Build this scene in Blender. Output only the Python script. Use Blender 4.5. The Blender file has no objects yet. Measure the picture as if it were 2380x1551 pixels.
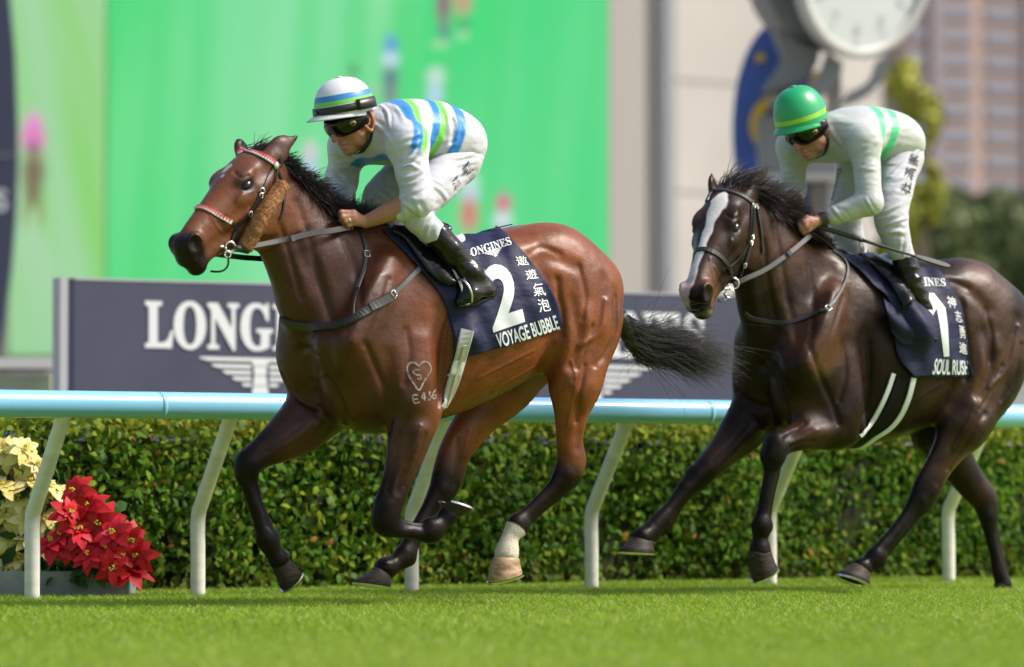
import bpy, bmesh, math, random, time
import numpy as np
from mathutils import Vector, Matrix
from mathutils.bvhtree import BVHTree

_T0 = time.time()
def lap(s): print('LAP %-22s %.1fs' % (s, time.time() - _T0))
rng = np.random.default_rng(7)
random.seed(7)
R = math.radians
SC = bpy.context.scene
COL = SC.collection

# ------------------------------------------------------------------ camera, sky, sun, exposure
W, H, F = 2380.0, 1551.0, 9000.0          # photograph measured on a 2380 x 1551 grid, focal length in the same pixels
CAMZ, HORIZON = 0.52, 1119.0
PITCH = math.atan((HORIZON - H / 2) / F)
cam = bpy.data.cameras.new('camera')
cam.sensor_width = 36.0
cam.lens = 36.0 * F / W
cam.clip_start, cam.clip_end = 0.5, 3000.0
cam.dof.use_dof = True
cam.dof.focus_distance = 16.05
cam.dof.aperture_fstop = 1.6
camo = bpy.data.objects.new('camera', cam)
COL.objects.link(camo)
camo.location = (0, 0, CAMZ)
camo.rotation_euler = (math.pi / 2 + PITCH, 0, 0)
SC.camera = camo

SUN_EL, SUN_AZ = R(47), R(95)              # azimuth clockwise from +Y (view direction): the sun stands to the right
world = bpy.data.worlds.new('World')
SC.world = world
world.use_nodes = True
wn = world.node_tree.nodes
sky = wn.new('ShaderNodeTexSky')
sky.sky_type = 'NISHITA'
sky.sun_disc = False
sky.sun_elevation = SUN_EL
sky.sun_rotation = SUN_AZ
sky.dust_density = 4.0
sky.air_density = 1.2
wn['Background'].inputs['Strength'].default_value = 0.105
world.node_tree.links.new(sky.outputs[0], wn['Background'].inputs['Color'])
sun = bpy.data.lights.new('sun', 'SUN')
sun.energy = 2.7
sun.angle = R(13)
sun.color = (1.0, 0.955, 0.90)
suno = bpy.data.objects.new('sun', sun)
COL.objects.link(suno)
_sd = Vector((math.cos(SUN_EL) * math.sin(SUN_AZ), math.cos(SUN_EL) * math.cos(SUN_AZ), math.sin(SUN_EL)))
suno.rotation_euler = _sd.to_track_quat('Z', 'Y').to_euler()
suno.location = _sd * 60
SC.view_settings.view_transform = 'Standard'
SC.view_settings.look = 'None'
SC.view_settings.gamma = 1.0
SC.view_settings.exposure = 0.95
SC.cycles.max_bounces = 6
SC.cycles.transparent_max_bounces = 8
SC.cycles.use_denoising = True

# ------------------------------------------------------------------ pixel helpers
CAM = np.array([0, 0, CAMZ])
FWD = np.array([0, math.cos(PITCH), math.sin(PITCH)])
UPV = np.array([0, -math.sin(PITCH), math.cos(PITCH)])
RGT = np.array([1.0, 0, 0])
def ray(u, v):
    return FWD + RGT * (u - W / 2) / F + UPV * (H / 2 - v) / F
def at_depth(u, v, Y):
    d = ray(u, v); return CAM + d * (Y / d[1])
def on_ground(u, v, z=0.0):
    d = ray(u, v); return CAM + d * ((z - CAMZ) / d[2])
def project(p):
    q = np.asarray(p) - CAM
    dz = q @ FWD
    return W / 2 + F * (q @ RGT) / dz, H / 2 - F * (q @ UPV) / dz

class Frame:
    """upright frame: x forward, y to the left, z up; th = angle of the heading away from the line of sight"""
    def __init__(s, o, th):
        s.o = np.array(o, float); s.th = th
        s.f = np.array([-math.sin(th), -math.cos(th), 0]); s.l = np.array([math.cos(th), -math.sin(th), 0]); s.u = np.array([0, 0, 1.0])
        s.M = np.stack([s.f, s.l, s.u], 1)
    def wor(s, p): return s.o + np.asarray(p) @ s.M.T
    def loc(s, p): return (np.asarray(p) - s.o) @ s.M
    def pxw(s, u, v, y=0.0):
        d = ray(u, v); t = ((s.o + s.l * y - CAM) @ s.l) / (d @ s.l); return CAM + d * t
    def px(s, u, v, y=0.0): return s.loc(s.pxw(u, v, y))
    def mat(s):
        m = Matrix.Identity(4)
        for i in range(3):
            for j in range(3): m[i][j] = s.M[i, j]
            m[i][3] = s.o[i]
        return m

RAIL_TH = math.atan2(13600.0, F)           # direction of the running rail against the line of sight

# ------------------------------------------------------------------ materials
def mat(name, col, rough=0.6, spec=0.5, metal=0.0, **kw):
    m = bpy.data.materials.new(name); m.use_nodes = True
    b = m.node_tree.nodes['Principled BSDF']
    b.inputs['Base Color'].default_value = (*col[:3], 1)
    b.inputs['Roughness'].default_value = rough
    b.inputs['Specular IOR Level'].default_value = spec
    b.inputs['Metallic'].default_value = metal
    for k, v in kw.items(): b.inputs[k.replace('_', ' ')].default_value = v
    m.diffuse_color = (*col[:3], 1)
    return m
def nt(m): return m.node_tree.nodes, m.node_tree.links, m.node_tree.nodes['Principled BSDF']
def noise_col(m, c1, c2, scale=8.0, detail=6.0, stretch=(1, 1, 1), lo=0.35, hi=0.65, coord='Object', rough=None):
    n, l, b = nt(m)
    tc = n.new('ShaderNodeTexCoord'); mp = n.new('ShaderNodeMapping'); mp.inputs['Scale'].default_value = stretch
    tx = n.new('ShaderNodeTexNoise'); tx.inputs['Scale'].default_value = scale; tx.inputs['Detail'].default_value = detail
    cr = n.new('ShaderNodeValToRGB')
    cr.color_ramp.elements[0].position = lo; cr.color_ramp.elements[0].color = (*c1, 1)
    cr.color_ramp.elements[1].position = hi; cr.color_ramp.elements[1].color = (*c2, 1)
    l.new(tc.outputs[coord], mp.inputs[0]); l.new(mp.outputs[0], tx.inputs['Vector'])
    l.new(tx.outputs['Fac'], cr.inputs[0]); l.new(cr.outputs[0], b.inputs['Base Color'])
    return cr, tx, mp
def bump(m, scale=60.0, strength=0.2, dist=0.01, stretch=(1, 1, 1), detail=4.0, kind='noise'):
    n, l, b = nt(m)
    tc = n.new('ShaderNodeTexCoord'); mp = n.new('ShaderNodeMapping'); mp.inputs['Scale'].default_value = stretch
    if kind == 'noise':
        tx = n.new('ShaderNodeTexNoise'); tx.inputs['Scale'].default_value = scale; tx.inputs['Detail'].default_value = detail; out = tx.outputs['Fac']
    else:
        tx = n.new('ShaderNodeTexWave'); tx.inputs['Scale'].default_value = scale; tx.inputs['Distortion'].default_value = 1.0; out = tx.outputs['Fac']
    bp = n.new('ShaderNodeBump'); bp.inputs['Strength'].default_value = strength; bp.inputs['Distance'].default_value = dist
    l.new(tc.outputs['Object'], mp.inputs[0]); l.new(mp.outputs[0], tx.inputs['Vector']); l.new(out, bp.inputs['Height'])
    if b.inputs['Normal'].is_linked: l.new(b.inputs['Normal'].links[0].from_socket, bp.inputs['Normal'])
    l.new(bp.outputs[0], b.inputs['Normal'])
    return m
def attr_col(m, name='col'):
    n, l, b = nt(m)
    a = n.new('ShaderNodeAttribute'); a.attribute_name = name
    l.new(a.outputs['Color'], b.inputs['Base Color']); return a

# ------------------------------------------------------------------ object helpers
def tag(o, label=None, cat=None, group=None, kind=None):
    if label: o['label'] = label
    if cat: o['category'] = cat
    if group: o['group'] = group
    if kind: o['kind'] = kind
    return o
def empty(name, label=None, cat=None, M=None, group=None):
    o = bpy.data.objects.new(name, None); COL.objects.link(o); o.empty_display_size = 0.1
    if M is not None: o.matrix_world = M
    return tag(o, label, cat, group)
def link(name, me, m=None, parent=None):
    """parent keeps its own matrix; mesh data is given in the parent's frame"""
    o = bpy.data.objects.new(name, me); COL.objects.link(o)
    if m is not None and len(me.materials) == 0: me.materials.append(m)
    if parent is not None: o.parent = parent
    return o
def mesh_np(V, Fq, smooth=True, name='m'):
    """V (n,3), Fq (m,3|4) or list of polygons"""
    me = bpy.data.meshes.new(name)
    if isinstance(Fq, np.ndarray):
        k = Fq.shape[1]; m = len(Fq)
        me.vertices.add(len(V)); me.vertices.foreach_set('co', np.asarray(V, np.float32).ravel())
        me.loops.add(m * k); me.loops.foreach_set('vertex_index', Fq.astype(np.int32).ravel())
        me.polygons.add(m); me.polygons.foreach_set('loop_start', np.arange(0, m * k, k, dtype=np.int32))
        me.update(calc_edges=True); me.validate()
    else:
        me.from_pydata([tuple(map(float, p)) for p in V], [], [tuple(int(i) for i in f) for f in Fq]); me.update()
    if smooth: me.polygons.foreach_set('use_smooth', np.ones(len(me.polygons), bool))
    return me
def set_col(me, C, name='col'):
    a = me.color_attributes.new(name, 'FLOAT_COLOR', 'POINT')
    C = np.asarray(C, np.float32)
    if C.shape[1] == 3: C = np.concatenate([C, np.ones((len(C), 1), np.float32)], 1)
    a.data.foreach_set('color', C.ravel())

class MB:
    """small mesh builder"""
    def __init__(s): s.V = []; s.F = []
    def add(s, V, F):
        n = len(s.V); s.V += [tuple(p) for p in V]; s.F += [tuple(i + n for i in f) for f in F]; return s
    def box(s, c, size, M=None):
        c = np.array(c, float); h = np.array(size, float) / 2
        V = [c + h * np.array(q) for q in ((-1,-1,-1),(1,-1,-1),(1,1,-1),(-1,1,-1),(-1,-1,1),(1,-1,1),(1,1,1),(-1,1,1))]
        if M is not None: V = [np.array(M) @ v for v in V]
        return s.add(V, [(3,2,1,0),(4,5,6,7),(0,1,5,4),(1,2,6,5),(2,3,7,6),(3,0,4,7)])
    def tube(s, P, r, n=8, cap=True):
        P = np.array(P, float); r = np.broadcast_to(np.array(r, float), (len(P),))
        T = np.gradient(P, axis=0); T /= np.linalg.norm(T, axis=1)[:, None] + 1e-9
        a = np.array([0, 0, 1.0]) if abs(T[0][2]) < .9 else np.array([1.0, 0, 0])
        u = np.cross(T[0], a); u /= np.linalg.norm(u); V = []
        for i in range(len(P)):
            u = u - T[i] * (u @ T[i]); u /= np.linalg.norm(u); w = np.cross(T[i], u)
            for k in range(n):
                t = 2 * math.pi * k / n; V.append(P[i] + r[i] * (math.cos(t) * u + math.sin(t) * w))
        Fc = [(i*n+k, i*n+(k+1) % n, (i+1)*n+(k+1) % n, (i+1)*n+k) for i in range(len(P)-1) for k in range(n)]
        if cap: Fc += [tuple(range(n-1, -1, -1)), tuple((len(P)-1)*n + k for k in range(n))]
        return s.add(V, Fc)
    def ribbon(s, P, Nn, w, t):
        """flat strap along P with surface normals Nn, width w, thickness t (closed section)"""
        s.flat = True; P = np.array(P, float); Nn = np.array(Nn, float); w = np.broadcast_to(np.array(w, float), (len(P),))
        T = np.gradient(P, axis=0); T /= np.linalg.norm(T, axis=1)[:, None] + 1e-9
        V = []
        for i in range(len(P)):
            nn = Nn[i] - T[i] * (Nn[i] @ T[i]); nn /= np.linalg.norm(nn) + 1e-9; b = np.cross(T[i], nn)
            for sx, sy in ((-.5, 0), (-.42, 1), (.42, 1), (.5, 0)): V.append(P[i] + b * sx * w[i] + nn * sy * t)
        Fc = [(i*4+k, i*4+(k+1) % 4, (i+1)*4+(k+1) % 4, (i+1)*4+k) for i in range(len(P)-1) for k in range(4)]
        Fc += [(0,1,2,3), tuple(len(P)*4 - 4 + k for k in (3,2,1,0))]
        return s.add(V, Fc)
    def build(s, name, m, parent=None, smooth=None):
        if smooth is None: smooth = not getattr(s, 'flat', False)
        me = mesh_np(s.V, s.F, smooth, name); return link(name, me, m, parent)

def spline(P, n):
    """Catmull-Rom through rows of P, n samples"""
    P = np.asarray(P, float); k = len(P)
    if k == 2: return P[0] + (P[1] - P[0]) * np.linspace(0, 1, n)[:, None]
    Q = np.vstack([2 * P[0] - P[1], P, 2 * P[-1] - P[-2]]); out = []
    for t in np.linspace(0, k - 1 - 1e-9, n):
        i = int(t); s = t - i; a, b, c, d = Q[i], Q[i+1], Q[i+2], Q[i+3]
        out.append(.5 * ((2*b) + (-a + c)*s + (2*a - 5*b + 4*c - d)*s*s + (-a + 3*b - 3*c + d)*s**3))
    return np.array(out)

# ------------------------------------------------------------------ implicit surfaces: smooth unions on a grid, then surface nets
class Vol:
    def __init__(s, lo, hi, h):
        s.h = h; s.lo = np.array(lo, float); n = np.ceil((np.array(hi) - s.lo) / h).astype(int) + 1
        s.ax = [(s.lo[i] + h * np.arange(n[i])).astype(np.float32) for i in range(3)]
        s.f = np.full(n, 0.5, np.float32)
    def sl(s, lo, hi):
        r = []
        for i in range(3):
            a = int(max(0, math.floor((lo[i] - s.lo[i]) / s.h))); b = int(min(len(s.ax[i]), math.ceil((hi[i] - s.lo[i]) / s.h) + 1))
            if b <= a: return None
            r.append(slice(a, b))
        return tuple(r)
    def grid(s, q): return s.ax[0][q[0]][:, None, None], s.ax[1][q[1]][None, :, None], s.ax[2][q[2]][None, None, :]
    def merge(s, q, d, k, sub=False):
        a = s.f[q]
        if sub: a = -a
        h = np.maximum(k - np.abs(a - d), 0) / k
        m = np.minimum(a, d) - h * h * k * .25
        s.f[q] = -m if sub else m
    def cap(s, q, a, b, ra, rb, L, la, lb):
        x, y, z = s.grid(q); a = np.array(a, np.float32); b = np.array(b, np.float32); ab = b - a; l2 = float(ab @ ab) + 1e-12
        L = np.array(L, np.float32); L = L - ab * float(L @ ab) / l2; nl = np.linalg.norm(L); L = L / nl if nl > 1e-6 else L * 0
        X, Y, Z = x - a[0], y - a[1], z - a[2]
        t = np.clip((X * ab[0] + Y * ab[1] + Z * ab[2]) / l2, 0, 1)
        X = X - t * ab[0]; Y = Y - t * ab[1]; Z = Z - t * ab[2]
        r = ra + (rb - ra) * t; rho = la + (lb - la) * t
        lat = X * L[0] + Y * L[1] + Z * L[2]
        return (np.sqrt(X*X + Y*Y + Z*Z + (1 / (rho * rho) - 1) * lat * lat) - r) * np.minimum(1, rho)
    def sweep(s, P, r, lat=1.0, L=(0, 1, 0), k=0.04, n=None, sub=False):
        P = np.array(P, float); r = np.broadcast_to(np.array(r, float), (len(P),)); lat = np.broadcast_to(np.array(lat, float), (len(P),))
        A = np.concatenate([P, r[:, None], lat[:, None]], 1)
        if len(P) > 2: A = spline(A, n or (6 * (len(P) - 1) + 1))
        A[:, 3] = np.maximum(A[:, 3], .002)
        pad = (A[:, 3] * np.maximum(1, A[:, 4])).max() + k + 2 * s.h
        q = s.sl(A[:, :3].min(0) - pad, A[:, :3].max(0) + pad)
        if q is None: return
        d = np.full(tuple(i.stop - i.start for i in q), 0.5, np.float32)
        for i in range(len(A) - 1):
            p2 = max(A[i, 3] * max(1, A[i, 4]), A[i+1, 3] * max(1, A[i+1, 4])) + k + 2 * s.h
            qq = s.sl(np.minimum(A[i, :3], A[i+1, :3]) - p2, np.maximum(A[i, :3], A[i+1, :3]) + p2)
            if qq is None: continue
            qq = tuple(slice(max(g.start, w.start), min(g.stop, w.stop)) for g, w in zip(qq, q))
            if any(g.stop <= g.start for g in qq): continue
            rel = tuple(slice(g.start - w.start, g.stop - w.start) for g, w in zip(qq, q))
            d[rel] = np.minimum(d[rel], s.cap(qq, A[i, :3], A[i+1, :3], A[i, 3], A[i+1, 3], L, A[i, 4], A[i+1, 4]))
        s.merge(q, d, k, sub)
    def ell(s, c, r, k=0.04, M=None, sub=False):
        """ellipsoid, rows of M are its axes"""
        c = np.array(c, float); r = np.array(r, float); M = np.eye(3) if M is None else np.array(M, float)
        ext = np.sqrt(((M * r[:, None]) ** 2).sum(0)) + k + 2 * s.h
        q = s.sl(c - ext, c + ext)
        if q is None: return
        x, y, z = s.grid(q); x = x - np.float32(c[0]); y = y - np.float32(c[1]); z = z - np.float32(c[2])
        k0 = 0; k1 = 0
        for i in range(3):
            p = (x * np.float32(M[i, 0]) + y * np.float32(M[i, 1]) + z * np.float32(M[i, 2])) / np.float32(r[i])
            k0 = k0 + p * p; k1 = k1 + (p / np.float32(r[i])) ** 2
        k0 = np.sqrt(k0); d = k0 * (k0 - 1) / (np.sqrt(k1) + 1e-6)
        s.merge(q, d.astype(np.float32), k, sub)
    def loftx(s, st, k=0.05):
        """stations (x, z_bottom, z_top, half_width): upright superelliptic sections along x"""
        st = np.array(sorted(st), float); xs = s.ax[0]
        i0, i1 = np.searchsorted(xs, [st[0, 0], st[-1, 0]])
        xx = xs[i0:i1]
        n = 200; cs = spline(st, n); o = np.argsort(cs[:, 0]); cs = cs[o]
        zb, zt, w = (np.interp(xx, cs[:, 0], cs[:, j]).astype(np.float32)[:, None, None] for j in (1, 2, 3))
        zc = (zb + zt) / 2; hh = np.maximum((zt - zb) / 2, .01); w = np.maximum(w, .01)
        q = (slice(i0, i1), slice(0, len(s.ax[1])), slice(0, len(s.ax[2])))
        x, y, z = s.grid(q)
        a = np.abs(y) / w; b = np.abs(z - zc) / hh
        d = ((a ** 2.15 + b ** 2.15) ** np.float32(1 / 2.15) - 1) * np.minimum(w, hh)
        s.merge(q, d.astype(np.float32), k)
    def nets(s, it=2):
        f = s.f; sgn = f < 0
        c = sgn[:-1, :-1, :-1].astype(np.int8)
        tot = np.zeros_like(c)
        for i in (0, 1):
            for j in (0, 1):
                for k in (0, 1):
                    tot += sgn[i:sgn.shape[0]-1+i, j:sgn.shape[1]-1+j, k:sgn.shape[2]-1+k]
        act = (tot > 0) & (tot < 8)
        I = np.argwhere(act); idx = np.full(act.shape, -1, np.int32); idx[act] = np.arange(len(I))
        acc = np.zeros((len(I), 3)); cnt = np.zeros(len(I))
        cor = [(i, j, k) for i in (0, 1) for j in (0, 1) for k in (0, 1)]
        val = {q: f[I[:, 0] + q[0], I[:, 1] + q[1], I[:, 2] + q[2]] for q in cor}
        for q in cor:
            for ax in range(3):
                if q[ax] == 0:
                    p = list(q); p[ax] = 1; p = tuple(p)
                    v0, v1 = val[q], val[p]; m = (v0 < 0) != (v1 < 0)
                    t = np.where(m, v0 / np.where(m, v0 - v1, 1), 0)
                    e = np.array(q, float)[None, :].repeat(len(I), 0); e[:, ax] += t
                    acc[m] += e[m]; cnt[m] += 1
        V = s.lo + (I + acc / cnt[:, None]) * s.h
        Q = []
        for ax in range(3):
            o1, o2 = [(1, 2), (2, 0), (0, 1)][ax]
            sl0 = [slice(1, -1)] * 3; sl1 = [slice(1, -1)] * 3
            sl0[ax] = slice(0, -1); sl1[ax] = slice(1, None)
            a, b = sgn[tuple(sl0)], sgn[tuple(sl1)]
            E = np.argwhere(a != b); flip = b[tuple(E.T)]
            base = E.copy(); base[:, o1] += 1; base[:, o2] += 1
            def at(d1, d2):
                g = base.copy(); g[:, o1] -= d1; g[:, o2] -= d2; return idx[tuple(g.T)]
            qd = np.stack([at(0, 0), at(1, 0), at(1, 1), at(0, 1)], 1)
            qd[flip] = qd[flip][:, ::-1]; Q.append(qd)
        Q = np.vstack(Q); Q = Q[(Q >= 0).all(1)]
        # light smoothing
        for _ in range(it):
            S = np.zeros_like(V); N = np.zeros(len(V))
            for a, b in ((0, 1), (1, 2), (2, 3), (3, 0)):
                np.add.at(S, Q[:, a], V[Q[:, b]]); np.add.at(N, Q[:, a], 1)
                np.add.at(S, Q[:, b], V[Q[:, a]]); np.add.at(N, Q[:, b], 1)
            V = V * .5 + .5 * S / np.maximum(N, 1)[:, None]
        return V, Q
def normals(V, Q):
    n = np.cross(V[Q[:, 2]] - V[Q[:, 0]], V[Q[:, 3 if Q.shape[1] == 4 else 1]] - V[Q[:, 1]])
    if Q.shape[1] == 3: n = np.cross(V[Q[:, 1]] - V[Q[:, 0]], V[Q[:, 2]] - V[Q[:, 0]])
    N = np.zeros_like(V)
    for i in range(Q.shape[1]): np.add.at(N, Q[:, i], n)
    return N / (np.linalg.norm(N, axis=1)[:, None] + 1e-12)
def vnoise(P, scale, seed=0, oct=3):
    """cheap smooth value noise in 0..1 built from sines"""
    r = np.random.default_rng(seed); out = 0; amp = 1; tot = 0
    for o in range(oct):
        a = 0
        for _ in range(5):
            d = r.normal(size=3); d /= np.linalg.norm(d)
            a = a + np.sin(P @ d * scale * r.uniform(.7, 1.3) + r.uniform(0, 6.28))
        out = out + amp * a / 5 ** .5; tot += amp; amp *= .55; scale *= 2.05
    return np.clip(.5 + .35 * out / tot, 0, 1)
def sstep(a, b, x): t = np.clip((x - a) / (b - a), 0, 1); return t * t * (3 - 2 * t)
def mix(A, B, t): t = np.asarray(t)[:, None]; return A * (1 - t) + np.asarray(B) * t
class Surf:
    """mesh in the frame's coordinates with ray tests from the camera"""
    def __init__(s, fr, V, Q): s.fr = fr; s.V = V; s.Q = Q; s.t = BVHTree.FromPolygons([tuple(p) for p in V.tolist()], Q.tolist()); s.o = Vector(fr.loc(CAM))
    def hit(s, u, v, off=0.0, y=0.05):
        d = Vector(ray(u, v) @ s.fr.M).normalized(); h = s.t.ray_cast(s.o, d)
        if h[0] is None: h = s.t.find_nearest(Vector(s.fr.px(u, v, y)))
        n = h[1]
        if n.dot(d) > 0 : n = -n
        return np.array(h[0] + n * off), np.array(n)
    def near(s, p, off=0.0):
        h = s.t.find_nearest(Vector(p)); return np.array(h[0] + h[1] * off), np.array(h[1])
    def line(s, pts, n, off, y=0.05):
        P = [s.hit(u, v, off, y) for u, v in spline(pts, n)]
        return np.array([p[0] for p in P]), np.array([p[1] for p in P])
lap('core')
# ------------------------------------------------------------------ horses
def rows(*a): return np.array(a, float)
class Head:
    def __init__(s, body, poll, tip, th, y=0.0):
        s.b = body; o = body.pxw(*poll, y); s.fr = Frame(o, th)
        v = s.fr.px(*tip, 0.0); n = math.hypot(v[0], v[2]); s.L = n / math.hypot(1.0, .14)
        a = math.atan2(v[2], v[0]) + math.atan2(.14, 1.0)
        s.ex = np.array([math.cos(a), 0, math.sin(a)]); s.ez = np.array([-math.sin(a), 0, math.cos(a)])
        s.ax = np.stack([(s.fr.M @ q) @ body.M for q in (s.ex, np.array([0, 1.0, 0]), s.ez)])   # rows: along face, left, front, in body coordinates
    TZ, TY = 1.27, 1.22
    def p(s, X, Z, Y=0.0): return s.b.loc(s.fr.wor(s.L * (s.ex * X + s.ez * (Z * s.TZ + .02)) + np.array([0, s.L * Y * s.TY, 0])))

def horse_head(vol, hd):
    L = hd.L; lat = hd.ax[1]
    def sw(P, r, la, k=.03, big=1, **kw): vol.sweep([hd.p(*q) for q in P], np.array(r) * L * (hd.TZ if big else 1), np.array(la) / np.array(r) * (hd.TY / hd.TZ if big else 1), lat, k * L / .62, **kw)
    def el(c, r, k=.02, **kw): vol.ell(hd.p(*c), np.array(r) * L * np.array([1.1, hd.TY, hd.TZ]), k * L / .62, hd.ax, **kw)
    sw([(.04,-.13),(.15,-.10),(.30,-.115),(.45,-.125),(.62,-.125),(.78,-.132),(.89,-.15)], [.10,.135,.145,.13,.105,.086,.076], [.105,.140,.145,.118,.086,.072,.076], n=43)
    sw([(.16,-.235),(.26,-.26),(.40,-.25)], [.17,.175,.125], [.112,.118,.10], .022)         # cheek
    sw([(.40,-.27),(.60,-.25),(.76,-.232),(.88,-.238)], [.085,.06,.045,.045], [.085,.07,.055,.055])   # lower jaw
    el((.905,-.262,0), (.05,.055,.038))                                                 # chin
    el((.942,-.19,0), (.050,.068,.052)); el((.922,-.122,0), (.055,.074,.048))           # upper lip, nose
    for s in (-1, 1):
        el((.315,-.018,.108*s), (.075,.03,.030), .03)                                   # brow
        el((.415,-.095,.110*s), (.06,.024,.028), .03)                                   # lower lid
        el((.36,-.052,.140*s), (.040,.022,.022), .010, sub=True)
        el((.21,-.045,.150*s), (.06,.022,.035), .03, sub=True)                          # hollow above the eye
        sw([(.45,-.165,.110*s),(.55,-.165,.092*s),(.63,-.16,.078*s)], [.014,.014,.008], [.014,.014,.008], .02)   # facial crest
        el((.895,-.120,.070*s), (.065,.032,.050), .02)                                  # nostril wing
        el((.928,-.126,.100*s), (.052,.034,.042), .010, sub=True)
        el((.905,-.108,.090*s), (.030,.03,.026), .010, sub=True)
        sw([(.99,-.226,.02*s),(.94,-.228,.070*s),(.86,-.216,.082*s),(.79,-.205,.080*s)], [.012,.012,.010,.004], [.012,.012,.010,.004], .006, big=0, sub=True)
        el((.29,-.245,.10*s), (.12,.02,.11), .03)

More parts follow.
